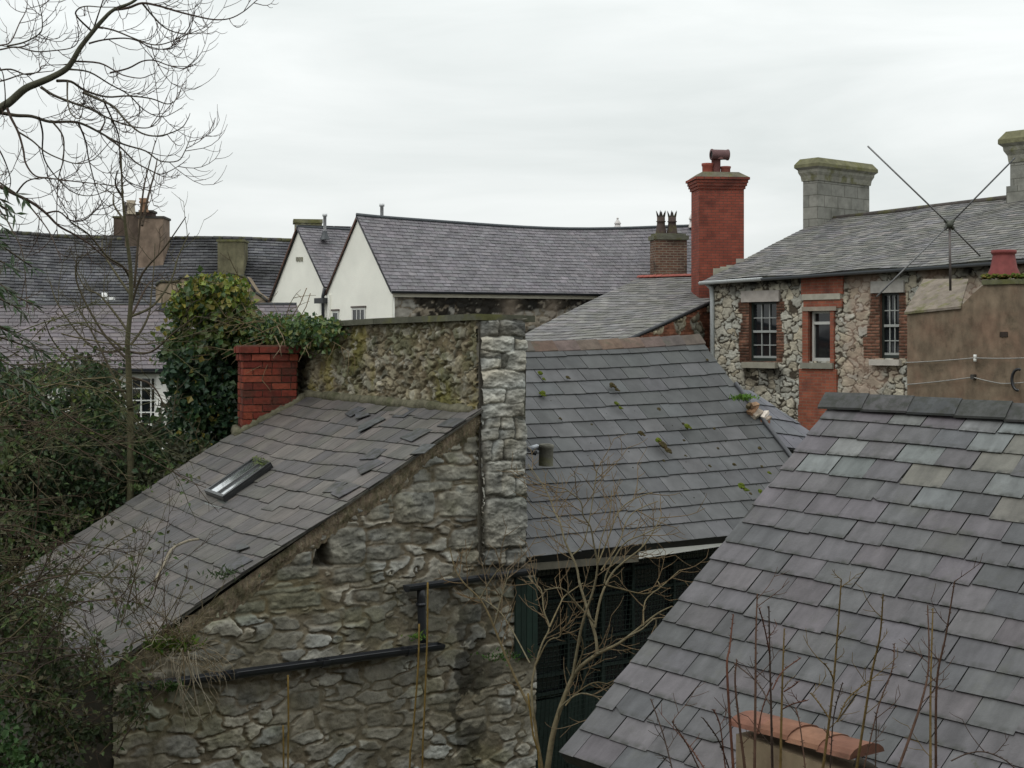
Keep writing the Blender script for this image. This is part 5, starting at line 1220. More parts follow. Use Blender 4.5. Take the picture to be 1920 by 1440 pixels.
wn2 = mb.build('window', M['paint'], pu); mb = MB(); mb.pbox(PW, wa, wb, wc_, wd_, -.105, -.11, (.1, .1, .1)); mb.build('pane', M['glass'], wn2)
mb = MB(); mb.pbox(PW, wa - .3, wb + .3, wc_ - .2, wd_ + .2, -.6, -.65, (.16, .06, .045)); mb.build('curtain', M['render_brown'], wn2)
mb = MB(); mb.pbox(PW, PW.s(294), PW.s(313), wc_ - .5, zt_ - .08, .06, .0, (.8, .79, .74)); mb.build('door_surround', M['paint'], pu)
mb = MB(); half_gutter(mb, BLp + Vector((0, -.05, -.0)), BRp + Vector((0, -.05, -.0)), .06, (.03, .032, .04)); mb.build('gutter', M['black_plastic'], pu)
mb = MB(); p = P(305, 577, 31.2); mb.hexa([p + Vector(v) for v in ((-.1, 0, -.05), (.1, 0, -.05), (.06, 0, .03), (-.06, 0, .03), (-.1, .2, -.05), (.1, .2, -.05), (.06, .2, .03), (-.06, .2, .03))], (.03, .03, .035)); mb.build('roof_vent', M['black_plastic'], pu)
# ================================================================== VEGETATION
def smooth_path(pts, n=4):
    """Catmull-Rom through 3D points"""
    out = []; k = len(pts)
    for i in range(k - 1):
        p0, p1, p2, p3 = pts[max(i - 1, 0)], pts[i], pts[i + 1], pts[min(i + 2, k - 1)]
        for j in range(n):
            t = j / n
            out.append(.5 * ((2 * p1) + (p2 - p0) * t + (2 * p0 - 5 * p1 + 4 * p2 - p3) * t * t + (3 * p1 - p0 - 3 * p2 + p3) * t ** 3))
    out.append(pts[-1]); return out
def twig(mb, p, d, L, r, rn, col, lift=.5, depth=0, steps=6):
    pts = [p]; d = d.normalized()
    for i in range(steps):
        d = (d + Vector((rn.uniform(-.16, .16), rn.uniform(-.16, .16), lift * (i / steps) * .75 + rn.uniform(-.08, .06)))).normalized()
        p = p + d * L / steps; pts.append(p)
    mb.tube(pts, [lerp(r, r * .55, i / steps) for i in range(steps + 1)], col, n=4, cap=False)
    if depth > 0:
        for i in range(1, steps + 1):
            if rn.random() < .62:
                s = rn.choice((-1, 1)); dd = (pts[i] - pts[i - 1]).normalized(); side = dd.cross(Vector((rn.uniform(-.4, .4), 1, rn.uniform(-.4, .4)))).normalized() * s
                twig(mb, pts[i], dd + side * rn.uniform(.5, 1.0), L * rn.uniform(.22, .5), r * .7, rn, col, lift, depth - 1, 4)
def px_path(pts, Z, z2=None, ox=0, oy=0, k=3.0):
    n = len(pts); z2 = Z if z2 is None else z2
    return [P(ox + x / k, oy + y / k, lerp(Z, z2, i / max(1, n - 1))) for i, (x, y) in enumerate(pts)]

# ---- large bare tree at the left
BARK = (.085, .085, .06); TWG = (.06, .042, .034)
bt = thing('bare_tree', 'large leafless tree with long upswept twiggy boughs filling the upper left sky', 'tree', P(-420, 640, 9.5)); bt.location.z = GZ
rn = random.Random(101)
mb = MB(); tr = [Vector((bt.location.x, bt.location.y, 0)), Vector((bt.location.x + .05, bt.location.y, 2.2)), Vector((bt.location.x + .2, bt.location.y - .1, 3.9)), P(-220, 330, 9.3), P(-90, 262, 9.1)]
main = tr + px_path([(0, 610), (60, 570), (140, 500), (220, 465), (290, 435), (370, 390), (410, 340), (450, 270), (520, 180), (580, 110), (640, 55), (740, 15), (800, -40), (860, -140)], 9.0, 8.8)
mp_ = smooth_path(main, 4); L_ = len(mp_)
def rad_main(i):
    t = i / L_
    return lerp(.17, .027, min(1, t / .25)) if t < .25 else lerp(.027, .0055, (t - .25) / .75)
mb.tube(mp_, [rad_main(i) for i in range(L_)], BARK, n=8); mb.build('trunk', M['bark'], bt, smooth=True)
BR = [[(640, 55), (720, 45), (800, 18), (900, 35), (1000, 65), (1100, 90), (1200, 110), (1290, 105), (1370, 65), (1440, 5)],
 [(800, 18), (860, 90), (920, 150), (980, 180), (1040, 190), (1130, 185), (1180, 150)],
 [(545, 150), (640, 170), (740, 210), (850, 250), (930, 245), (1040, 200), (1060, 190)],
 [(500, 245), (580, 225), (700, 215), (780, 232), (860, 275), (950, 270), (975, 240)],
 [(420, 345), (560, 355), (650, 400), (700, 425), (790, 440), (850, 420)],
 [(620, 410), (720, 385), (800, 345), (870, 340), (940, 365), (1020, 385), (1070, 375)],
 [(320, 455), (400, 460), (480, 510), (600, 545), (720, 540), (850, 555), (940, 585), (990, 560), (1020, 495)],
 [(230, 490), (300, 535), (400, 575), (500, 610), (600, 660), (700, 700), (800, 720), (860, 705), (930, 625)],
 [(380, 390), (500, 405), (620, 475), (720, 530), (800, 610), (870, 650), (930, 655), (1000, 620)],
 [(-60, 640), (0, 635), (90, 650), (180, 655), (280, 685), (400, 685), (470, 700), (560, 745), (640, 790), (720, 820), (820, 850), (900, 905), (1000, 905), (1040, 850), (1060, 800)],
 [(470, 520), (560, 560), (640, 600), (700, 670), (780, 740), (860, 765), (940, 755), (1020, 720), (1050, 680)],
 [(600, 770), (680, 830), (760, 910), (840, 955), (900, 980), (960, 960), (1010, 930)],
 [(40, 610), (60, 660), (100, 740), (130, 840), (145, 920), (200, 990), (300, 1005), (420, 1020), (560, 1035), (650, 1045)],
 [(220, 660), (240, 750), (240, 860), (280, 950), (380, 1060), (470, 1100), (560, 1090), (650, 1040)],
 [(300, 690), (355, 770), (355, 900), (330, 1000), (320, 1150), (320, 1290)],
 [(100, 740), (180, 790), (250, 850), (330, 890), (430, 920), (520, 900), (600, 820)],
 [(-120, 1000), (0, 1050), (80, 1090), (180, 1140), (260, 1200), (330, 1270), (420, 1320), (500, 1370), (570, 1430), (640, 1480), (740, 1530)],
 [(-60, 285), (0, 280), (90, 265), (200, 290), (300, 285), (400, 270), (440, 230), (440, 180)],
 [(-60, 270), (0, 255), (60, 235), (110, 130), (150, 50), (150, -30)],
 [(40, 260), (130, 240), (200, 205), (235, 170), (235, 90), (215, 10)],
 [(510, 170), (430, 90), (440, 50), (490, 35), (570, 40), (660, 40)],
 [(520, 180), (540, 120), (580, 0), (590, -40)],
 [(580, 560), (640, 690), (670, 780), (680, 960), (740, 1040), (830, 1070)],
 [(440, 690), (480, 790), (500, 900), (540, 1050), (590, 1180)],
 [(-40, 800), (0, 850), (40, 940), (60, 1030), (30, 1120)],
 [(-40, 1160), (20, 1210), (70, 1300), (120, 1400), (140, 1520), (150, 1700)],
 [(-60, 470), (30, 450), (120, 420), (200, 410), (290, 400)],
 [(-30, 400), (60, 390), (150, 420), (220, 400), (240, 370), (330, 365)],
 [(90, 1090), (150, 1020), (250, 1000), (350, 1015)],
 [(260, 1200), (330, 1190), (400, 1240), (480, 1235), (540, 1180)],
 [(380, 460), (380, 560), (400, 640), (450, 665), (470, 590)],
 [(120, 1110), (200, 1200), (280, 1310), (330, 1430)], [(-40, 560), (10, 600), (30, 560), (20, 430), (0, 380)],
 [(560, 745), (590, 680), (570, 640), (500, 600)]]
for bi, pts in enumerate(BR):
    z0 = 9.0 + rn.uniform(-.1, .1); z1 = 9.0 + rn.uniform(-1.0, 1.0)
    path = smooth_path(px_path(pts, z0, z1), 4); n_ = len(path); r0 = .0105 if len(pts) > 8 or bi in (12, 16) else .0068
    if bi in (9, 16): r0 = .015
    mb = MB(); col = mixc(BARK, TWG, rn.uniform(.4, 1))
    mb.tube(path, [lerp(r0, .0024, (i / n_) ** .7) for i in range(n_)], col, n=5, cap=False)
    for i in range(int(n_ * .18), n_):
        if rn.random() < (.26 if bi != 16 else .2):
            dd = (path[i] - path[i - 1]).normalized(); side = dd.cross(Vector((0, 1, 0))).normalized() * rn.choice((-1, 1)) + Vector((0, rn.uniform(-.8, .8), 0))
            twig(mb, path[i], dd * .9 + side * rn.uniform(.3, .9) + Vector((0, 0, -.3)), rn.uniform(.12, .42), .0027, rn, TWG, .75, 1)
    if bi != 16: twig(mb, path[-1], (path[-1] - path[-2]).normalized(), .08, .003, rn, TWG, .5, 1, 3)
    mb.build('branch', M['bark'], bt)

# ---- slender sapling
sp = thing('young_tree', 'slender leafless young tree with V-shaped greenish branches before the purple cottage roof', 'tree', P(243, 640, 17.0)); sp.location.z = GZ
GB = (.075, .07, .04); O = dict(ox=0, oy=340)
mb = MB(); path = smooth_path([Vector((sp.location.x, 17, 0)), Vector((sp.location.x, 17, 1.6))] + px_path([(735, 1400), (730, 1250), (722, 1000), (718, 900), (735, 700), (735, 500), (715, 330), (700, 200), (688, 50), (680, -170)], 17, 16.6, **O), 4)
n_ = len(path); mb.tube(path, [lerp(.048, .007, (i / n_) ** 1.1) for i in range(n_)], GB, n=7); mb.build('trunk', M['bark'], sp, smooth=True)
SB = [[(722, 1010), (600, 880), (500, 720), (430, 560), (430, 450), (445, 420)], [(715, 1230), (620, 1060), (560, 930), (480, 780), (440, 720)], [(735, 920), (800, 830), (840, 740), (850, 650), (865, 500), (872, 350)],
 [(738, 700), (800, 520), (920, 380), (1045, 200)], [(735, 640), (640, 500), (580, 400), (575, 330)], [(755, 600), (780, 300), (805, 60), (830, -60), (875, -230)], [(800, 250), (830, 100), (870, -50), (885, -130)], [(722, 980), (640, 900), (520, 830), (430, 790)],
 [(722, 850), (660, 760), (560, 640), (480, 600), (420, 480)], [(730, 780), (820, 600), (850, 560)], [(738, 560), (690, 480), (600, 420), (500, 300), (400, 230), (380, 190)], [(725, 1180), (640, 1170), (560, 1130), (450, 1080), (300, 900), (250, 780)],
 [(735, 760), (860, 700), (960, 560), (1000, 430), (1065, 290)], [(730, 960), (850, 960), (980, 850), (1100, 760)], [(700, 220), (640, 130), (640, 60)], [(725, 1100), (860, 1150), (940, 1300)], [(690, 90), (650, 20), (660, -60)], [(722, 930), (600, 960), (480, 900), (330, 700), (280, 560)]]
for bi, pts in enumerate(SB):
    path = smooth_path(px_path(pts, 17, 17 + rn.uniform(-1.2, 1.0), **O), 4); n_ = len(path); mb = MB(); c = mixc(GB, TWG, rn.uniform(.1, .9))
    mb.tube(path, [lerp(.017, .005, i / n_) for i in range(n_)], c, n=5, cap=False)
    for i in range(int(n_ * .25), n_):
        if rn.random() < .4:
            dd = (path[i] - path[i - 1]).normalized(); side = dd.cross(Vector((0, 1, 0))).normalized() * rn.choice((-1, 1)) + Vector((0, rn.uniform(-.8, .8), 0))
            twig(mb, path[i], dd + side * rn.uniform(.3, .8), rn.uniform(.25, .75), .0048, rn, c, .35, 1)
    mb.build('branch', M['bark'], sp)

# ---- leaves
def leaf(mb, p, d, s, L, wd, col, fold=.25):
    n_ = d.cross(s); a = p; b = p + d * L; m = p + d * L * .42
    up = n_ * wd * fold
    mb.poly([a, m + s * wd * .5 + up, b], col); mb.poly([a, b, m - s * wd * .5 + up], col)
def rand_dir(rn, up=0.0):
    while True:
        v = Vector((rn.uniform(-1, 1), rn.uniform(-1, 1), rn.uniform(-1, 1) + up))
        if .05 < v.length < 1.5: return v.normalized()
def leaf_at(mb, p, size, col, rn, asp=.85, out=Vector((-.0, -.7, .5)), spread=1.0):
    nrm = (out + rand_dir(rn) * spread).normalized(); d = nrm.orthogonal().normalized()
    a = rn.uniform(0, 6.283); d = (d * math.cos(a) + nrm.cross(d) * math.sin(a)); d = (d + Vector((0, 0, -.5))).normalized(); s = nrm.cross(d).normalized()
    leaf(mb, p, d, s, size * rn.uniform(.7, 1.3), size * asp * rn.uniform(.8, 1.2), col)
def pip(x, y, poly):
    r = False; n = len(poly)
    for i in range(n):
        x0, y0 = poly[i]; x1, y1 = poly[(i + 1) % n]
        if (y0 > y) != (y1 > y) and x < (x1 - x0) * (y - y0) / (y1 - y0) + x0: r = not r
    return r
def volume_leaves(mb, poly, zf, n, size, palf, rn, asp=.85, clump=55, cr=.3):
    xs = [p[0] for p in poly]; ys = [p[1] for p in poly]; done = 0
    while done < n:
        x, y = rn.uniform(min(xs), max(xs)), rn.uniform(min(ys), max(ys))
        if not pip(x, y, poly): continue
        z0, z1 = zf(x, y); z = lerp(z0, z1, rn.random() ** 1.6); c = P(x, y, z); hue = rn.random(); k = rn.randint(clump // 3, clump)
        rr = cr * rn.uniform(.4, 1.1)
        for _ in range(k):
            q = c + rand_dir(rn) * rr * rn.random() ** .5
            leaf_at(mb, q, size, vary(palf(x, y, hue, rn), .22, rn, .08), rn, asp)
        done += k
iv = thing('ivy_column', 'tall ivy-smothered stump, yellow-green at the top and dark below, beside the small red brick chimney', 'ivy', P(395, 640, 19.2)); iv.location.z = GZ
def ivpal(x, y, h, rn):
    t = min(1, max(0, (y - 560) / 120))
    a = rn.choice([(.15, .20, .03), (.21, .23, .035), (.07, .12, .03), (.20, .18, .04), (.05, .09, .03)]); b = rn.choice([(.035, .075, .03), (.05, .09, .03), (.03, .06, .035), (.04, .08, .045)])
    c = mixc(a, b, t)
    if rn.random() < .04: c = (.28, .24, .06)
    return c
rn = random.Random(202)
ivpoly = [(385, 530), (405, 522), (425, 535), (440, 524), (462, 560), (474, 600), (478, 640), (470, 720), (448, 780), (430, 825), (330, 845), (318, 790), (335, 740), (316, 690), (308, 650), (330, 605), (328, 565), (350, 545)]
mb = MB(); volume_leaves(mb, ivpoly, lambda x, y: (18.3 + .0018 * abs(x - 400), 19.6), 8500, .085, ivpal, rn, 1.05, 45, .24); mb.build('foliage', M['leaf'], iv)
mb = MB()
for k in range(7):
    x = 400 + rn.uniform(-40, 40); mb.tube([Vector((P(x, 640, 19.3).x, 19.3, 0)), P(x + rn.uniform(-10, 10), 800, 19.3), P(400 + (x - 400) * .9, 700, 19.2), P(400 + (x - 400) * .6, 590, 19.1)], [.09, .08, .06, .03], (.07, .055, .035), n=6)
for _ in range(35):
    x, y = rn.uniform(330, 470), rn.uniform(540, 800); p = P(x, y, 18.9); twig(mb, p, Vector((rn.uniform(-1, 1), -.8, rn.uniform(-.2, 1))), rn.uniform(.3, .8), .008, rn, (.10, .08, .05), .2, 1)
mb.build('stem', M['bark'], iv)
wi2 = thing('wall_ivy', 'trailing ivy hanging over the coping at the left end of the tall rubble wall', 'ivy', P(560, 612, 17.6))
mb = MB(); rn = random.Random(203)
def on_wall(x, y, o): q = YW.pp(x, y, o); return q
for (cx_, cy_, rx, ry, n) in ((480, 628, 28, 26, 620), (515, 618, 30, 18, 480), (550, 622, 24, 22, 420), (585, 618, 25, 22, 380), (600, 640, 18, 22, 200), (625, 612, 20, 12, 240), (645, 622, 14, 20, 170), (560, 600, 60, 8, 200), (455, 600, 25, 30, 300), (500, 604, 30, 10, 160)):
    for _ in range(n):
        x = rn.gauss(cx_, rx * .55); y = rn.gauss(cy_, ry * .55); c = rn.choice([(.05, .10, .03), (.08, .13, .035), (.035, .07, .03), (.14, .16, .04)])
        leaf_at(mb, on_wall(x, y, rn.uniform(.04, .34)), .062, vary(c, .2, rn, .08), rn, .95)
mb.build('foliage', M['leaf'], wi2)
mb = MB()
for _ in range(16):
    x, y = rn.uniform(470, 640), rn.uniform(600, 640); twig(mb, on_wall(x, y, .2), Vector((rn.uniform(-1, 1), -.3, rn.uniform(-.3, .8))), rn.uniform(.3, .8), .006, rn, (.16, .12, .07), -.1, 1)
for a_, b_ in (((515, 630), (528, 668)), ((530, 640), (512, 672)), ((520, 612), (535, 650)), ((545, 598), (575, 540)), ((560, 600), (582, 550))):
    mb.tube([P(*a_, 16.7), P((a_[0] + b_[0]) / 2 + 3, (a_[1] + b_[1]) / 2, 16.65), P(*b_, 16.6)], .006, (.2, .15, .1), n=4)
mb.build('stem', M['bark'], wi2)

hd_ = thing('overgrown_bush', 'dark overgrown evergreen bush below the cottage window at the left', 'bush', P(150, 900, 17.5)); hd_.location.z = GZ
hpoly = [(-200, 730), (-60, 720), (60, 712), (100, 688), (160, 684), (205, 700), (224, 740), (232, 790), (262, 812), (330, 830), (420, 838), (440, 860), (430, 905), (250, 960), (120, 1040), (20, 1100), (-200, 1140)]
def hpal(x, y, h, rn):
    if h < .55: return rn.choice([(.03, .055, .02), (.04, .07, .022), (.025, .045, .02)])
    if h < .85: return rn.choice([(.05, .055, .03), (.06, .065, .035)])
    return rn.choice([(.09, .12, .03), (.06, .10, .03)])
rn = random.Random(204)
mb = MB(); volume_leaves(mb, hpoly, lambda x, y: (16.6 + .002 * max(0, 900 - y) + .0015 * max(0, x), 19.6), 30000, .072, hpal, rn, .8, 60, .32); volume_leaves(mb, [(-160, 770), (215, 790), (330, 820), (430, 830), (430, 880), (200, 960), (-160, 1000)], lambda x, y: (19.6, 21.0), 5000, .15, hpal, rn, .9, 40, .35); volume_leaves(mb, [(-160, 765), (225, 800), (330, 820), (440, 820), (440, 900), (200, 1000), (-160, 1000)], lambda x, y: (21.5, 23.5), 5000, .22, hpal, rn, .9, 40, .5); mb.build('foliage', M['leaf_dull'], hd_)
mb = MB()
for _ in range(60):
    x, y = rn.uniform(-150, 400), rn.uniform(760, 1080)
    if not pip(x, y, hpoly): continue
    p = P(x, y, 17.6); twig(mb, p, Vector((rn.uniform(-1, 1), -.9, rn.uniform(-.2, .9))), rn.uniform(.5, 1.4), .010, rn, rn.choice([(.10, .085, .05), (.08, .07, .045)]), .1, 2, 7)
for _ in range(6):
    x = rn.uniform(-100, 350); mb.tube([Vector((P(x, 640, 18).x, 18, 0)), P(x, 1000, 17.8), P(x + 20, 850, 17.6)], [.07, .05, .02], (.05, .04, .03), n=6)
mb.build('stem', M['bark'], hd_)

# near bramble thicket, lower left
br_ = thing('bramble_thicket', 'tangle of arching brown and olive stems with small leaves at the left edge', 'brambles', P(-80, 900, 11)); br_.location.z = GZ
rn = random.Random(205); mb = MB(); lf_ = MB()
def arc_stem(x0, y0, z0, dx, dy, L, r, col, lv=.25, lift=-.25):
    p = P(x0, y0, z0); d = Vector((dx, rn.uniform(-.25, .35), dy)).normalized(); pts = [p]; steps = 14
    for i in range(steps):
        d = (d + Vector((rn.uniform(-.10, .10), rn.uniform(-.1, .1), lift * .32 + rn.uniform(-.09, .09)))).normalized(); p = p + d * L / steps; pts.append(p)
    mb.tube(pts, [lerp(r, r * .4, i / steps) for i in range(steps + 1)], col, n=4, cap=False)
    for i in range(2, steps + 1):
        if rn.random() < .55: twig(mb, pts[i], (pts[i] - pts[i - 1]) + Vector((rn.uniform(-.5, .5), rn.uniform(-.5, .5), rn.uniform(-.5, .5))) * L / steps, L * rn.uniform(.08, .28), r * .5, rn, col, .1, 1, 5)
        if rn.random() < lv:
            for _ in range(4): leaf_at(lf_, pts[i] + rand_dir(rn) * .07, .05, vary(rn.choice([(.05, .08, .025), (.07, .10, .03), (.08, .075, .04)]), .25, rn), rn, .6)
cols = [(.08, .068, .038), (.11, .092, .05), (.07, .05, .034), (.085, .085, .045), (.06, .045, .035)]
for _ in range(48):
    arc_stem(rn.uniform(-170, 20), rn.uniform(760, 1330), rn.uniform(10.2, 13.5), rn.uniform(.5, 1), rn.uniform(-.1, .9), rn.uniform(.5, 1.5), rn.uniform(.004, .009), rn.choice(cols), .3, rn.uniform(-.35, .1))
for _ in range(26):
    arc_stem(rn.uniform(-140, 120), rn.uniform(600, 900), rn.uniform(12, 15), rn.uniform(.3, 1), rn.uniform(-.6, .6), rn.uniform(.7, 1.9), rn.uniform(.004, .008), rn.choice(cols), .2, rn.uniform(-.3, .2))
for _ in range(30):
    arc_stem(rn.uniform(-60, 60), rn.uniform(1080, 1360), rn.uniform(10.4, 11.2), rn.uniform(.3, 1), rn.uniform(0, .9), rn.uniform(.4, 1.1), rn.uniform(.004, .008), rn.choice(cols), .3, rn.uniform(-.35, .1))
for _ in range(24):
    arc_stem(rn.uniform(40, 330), rn.uniform(1120, 1260), rn.uniform(10.9, 11.6), rn.uniform(-.6, .7), rn.uniform(.4, 1), rn.uniform(.3, .95), rn.uniform(.003, .005), rn.choice(cols), .05, rn.uniform(-.1, .2))
for _ in range(36):
    arc_stem(rn.uniform(20, 220), rn.uniform(1230, 1420), rn.uniform(10.6, 11.0), rn.uniform(-.5, .9), rn.uniform(.1, 1), rn.uniform(.25, .8), rn.uniform(.003, .006), rn.choice(cols), .25, rn.uniform(-.3, .1))
mb.build('stem', M['bark'], br_)
# leafy mass low at the left edge
def bpal(x, y, h, rn): return rn.choice([(.035, .05, .02), (.05, .075, .025), (.07, .09, .03), (.06, .05, .03)])
volume_leaves(lf_, [(-250, 700), (-40, 690), (5, 760), (20, 860), (10, 960), (40, 1020), (60, 1110), (130, 1230), (110, 1330), (120, 1600), (-250, 1650)], lambda x, y: (10.9, 13.0), 8500, .06, bpal, rn, .7, 40, .24)
volume_leaves(lf_, [(-120, 1330), (20, 1350), (60, 1420), (60, 1640), (-120, 1680)], lambda x, y: (10.2, 11.2), 2200, .06, lambda x, y, h, rn: rn.choice([(.03, .07, .02), (.045, .09, .025)]), rn, .7, 40, .2)
volume_leaves(lf_, [(60, 1190), (150, 1215), (215, 1250), (262, 1275), (262, 1330), (225, 1400), (215, 1600), (60, 1600)], lambda x, y: (10.7, 11.3), 1900, .055, lambda x, y, h, rn: rn.choice([(.03, .045, .018), (.04, .06, .02), (.05, .045, .025)]), rn, .7, 40, .16)
lf_.build('foliage', M['leaf_dull'], br_)

# narrow-leaved evergreen hanging in at the far left
ev = thing('narrow_leaved_evergreen', 'evergreen with drooping narrow dark leaves at the far left edge', 'tree', P(-330, 640, 8)); ev.location.z = GZ
rn = random.Random(206); st = MB(); lv_ = MB(); bx = ev.location
trunk = MB(); trunk.tube([Vector((bx.x, 8, 0)), Vector((bx.x + .05, 8, 3)), P(-300, 500, 8), P(-270, 300, 8)], [.12, .1, .07, .04], (.07, .055, .04), n=8); trunk.build('trunk', M['bark'], ev, smooth=True)
ends = [(10, 380), (28, 400), (5, 425), (45, 372), (0, 450), (60, 500), (20, 500), (5, 560), (40, 580), (62, 570), (15, 620), (55, 640), (80, 660), (0, 660), (30, 690), (10, 730), (60, 720), (95, 760), (-5, 400), (15, 545)]
for (x, y) in ends:
    a = P(-270 + rn.uniform(-20, 20), y - 60 + rn.uniform(-60, 60), 8); e_ = P(x, y, 8 + rn.uniform(-.5, .5)); m_ = a.lerp(e_, .55) + Vector((0, 0, .12))
    path = smooth_path([a, m_, e_], 6); st.tube(path, [lerp(.012, .003, i / len(path)) for i in range(len(path))], (.06, .05, .035), n=5, cap=False)
    for i in range(4, len(path)):
        for _ in range(4 if i > 8 else 2):
            d = (path[i] - path[i - 1]).normalized() * .8 + rand_dir(rn) * .8 + Vector((0, 0, -.45)); d.normalize(); s = d.cross(rand_dir(rn)).normalized()
            leaf(lv_, path[i], d, s, rn.uniform(.06, .11), rn.uniform(.012, .02), vary(rn.choice([(.03, .06, .022), (.045, .08, .03), (.075, .085, .06)]), .2, rn), .15)
st.build('stem', M['bark'], ev); lv_.build('foliage', M['leaf'], ev)

# ---- bare shrub in the yard, centre
cs_ = thing('bare_shrub', 'leafless branching shrub standing before the dark open shed front', 'shrub', P(1035, 1500, 11.8)); cs_.location.z = GZ
OO = dict(ox=760, oy=960); SBK = (.15, .115, .06); SB2 = (.16, .14, .09)
TT = [([(800, 1440), (830, 1250), (880, 1080), (960, 900), (1080, 800), (1200, 740), (1330, 640), (1420, 570), (1500, 530)], .032),
 ([(1080, 800), (1070, 700), (1040, 600), (1010, 500), (980, 400), (960, 300), (900, 170), (870, 60), (840, 0), (815, -70), (780, -140), (740, -200), (690, -270)], .016),
 ([(940, 930), (980, 700), (1010, 580), (1060, 430), (1080, 300), (1060, 180), (1040, 80), (1000, 20), (985, -60), (900, -130)], .014),
 ([(1065, 650), (1100, 480), (1160, 350), (1230, 280), (1330, 200), (1400, 100), (1440, 20)], .013),
 ([(770, 1440), (740, 1280), (720, 1150), (640, 980), (560, 800), (480, 600), (420, 490), (330, 400), (280, 320), (250, 200)], .018),
 ([(720, 1150), (710, 1000), (730, 870), (770, 740), (810, 650), (780, 560), (765, 440), (720, 400), (690, 360)], .012),
 ([(700, 850), (620, 700), (540, 570), (440, 490)], .007), ([(810, 650), (870, 520), (900, 470), (1000, 400)], .008),
 ([(1060, 620), (950, 500), (880, 430), (780, 440)], .009), ([(1120, 410), (1200, 430), (1340, 460), (1430, 430), (1420, 390)], .008),
 ([(1250, 700), (1330, 660), (1405, 600), (1410, 680), (1440, 780), (1530, 850)], .008), ([(1120, 400), (1140, 330), (1230, 180), (1330, 130), (1440, 80)], .009),
 ([(900, 1090), (960, 1020), (1060, 960), (1150, 970)], .007), ([(960, 880), (1000, 780), (990, 700)], .007),
 ([(730, 870), (800, 730), (870, 700), (880, 650)], .006), ([(940, 240), (1000, 180), (1040, 20), (1060, -120), (1080, -240)], .006), ([(1080, 300), (1140, 150), (1200, 0), (1280, -70), (1390, -110)], .007),
 ([(1080, 300), (1100, 160), (1150, 20), (1160, -120)], .006), ([(1100, 330), (1200, 180), (1240, 60), (1300, -10), (1420, -60)], .006), ([(500, 630), (540, 480), (570, 380), (580, 330)], .006), ([(420, 490), (470, 400), (520, 330), (560, 290)], .006),
 ([(860, 1160), (880, 1090), (990, 1020), (1100, 1060), (1080, 1140)], .006), ([(1340, 640), (1350, 500), (1440, 420), (1540, 330)], .006)]
rn = random.Random(207)
for pts, r0 in TT:
    path = smooth_path(px_path(pts, 11.8, 11.8 + rn.uniform(-.5, .7), **OO), 4); n_ = len(path); c = mixc(SBK, SB2, rn.random()); mb = MB()
    if pts[0][1] >= 1440: path = [Vector((path[0].x, path[0].y, 0)), Vector((path[0].x, path[0].y, .8))] + path; n_ += 2
    mb.tube(path, [lerp(r0, .004, (i / n_) ** .8) for i in range(n_)], c, n=6, cap=False)
    for i in range(int(n_ * .3), n_):
        if rn.random() < .42:
            dd = (path[i] - path[i - 1]).normalized(); side = dd.cross(Vector((0, 1, 0))).normalized() * rn.choice((-1, 1)) + Vector((0, rn.uniform(-.8, .8), 0))
            twig(mb, path[i], dd + side * rn.uniform(.4, 1.2), rn.uniform(.12, .42), .0042, rn, mixc(c, (.16, .09, .05), .4), .3, 1, 5)
    mb.build('branch', M['bark'], cs_)

# ---- upright suckers before the foreground roof
fs = thing('upright_suckers', 'row of thin upright reddish leafless shoots in front of the foreground slate roof', 'shrub', P(1560, 1500, 6.6)); fs.location.z = GZ
OO = dict(ox=1280, oy=960); RS_ = [(.10, .045, .03), (.085, .05, .035), (.13, .09, .035), (.07, .05, .04)]
SS = [[(285, 1440), (250, 900), (265, 760), (285, 575)], [(350, 1440), (320, 1200), (295, 960), (305, 830)], [(405, 1440), (410, 1000), (412, 700), (420, 460)], [(505, 1440), (500, 1200), (490, 800), (485, 530)], [(550, 1440), (560, 1000), (572, 655)],
 [(790, 1440), (840, 1050), (870, 700), (893, 380)], [(980, 1440), (1060, 930), (1110, 700), (1128, 460)], [(1215, 1440), (1340, 1080), (1385, 850), (1378, 525)], [(1395, 1440), (1395, 1000), (1408, 540)], [(1425, 1440), (1430, 960), (1480, 700), (1530, 390)],
 [(1085, 1440), (1090, 1130)], [(1020, 1440), (1100, 1100), (1180, 880), (1190, 740)], [(690, 1440), (660, 1200), (635, 1100)], [(830, 1440), (850, 1150), (900, 960)], [(260, 1440), (200, 1280), (115, 1160)], [(240, 1440), (210, 1200), (170, 1110)], [(120, 1440), (40, 1320), (-20, 1250)], [(90, 1440), (20, 1300), (-60, 1180)], [(-60, 1440), (-110, 1250), (-180, 1050)],
 [(505, 1000), (560, 900), (665, 820)], [(490, 800), (460, 650), (430, 540)], [(490, 1080), (420, 960), (290, 850)], [(560, 1110), (620, 1080), (700, 1060)], [(850, 950), (830, 900), (795, 850)], [(830, 1170), (770, 1080), (720, 1020)], [(1510, 1400), (1600, 1360), (1700, 1350), (1820, 1400), (1900, 1480)], [(870, 1180), (930, 1050), (1050, 950)], [(570, 1010), (620, 980), (650, 955)], [(505, 960), (450, 1100), (420, 1250)]]
rn = random.Random(208)
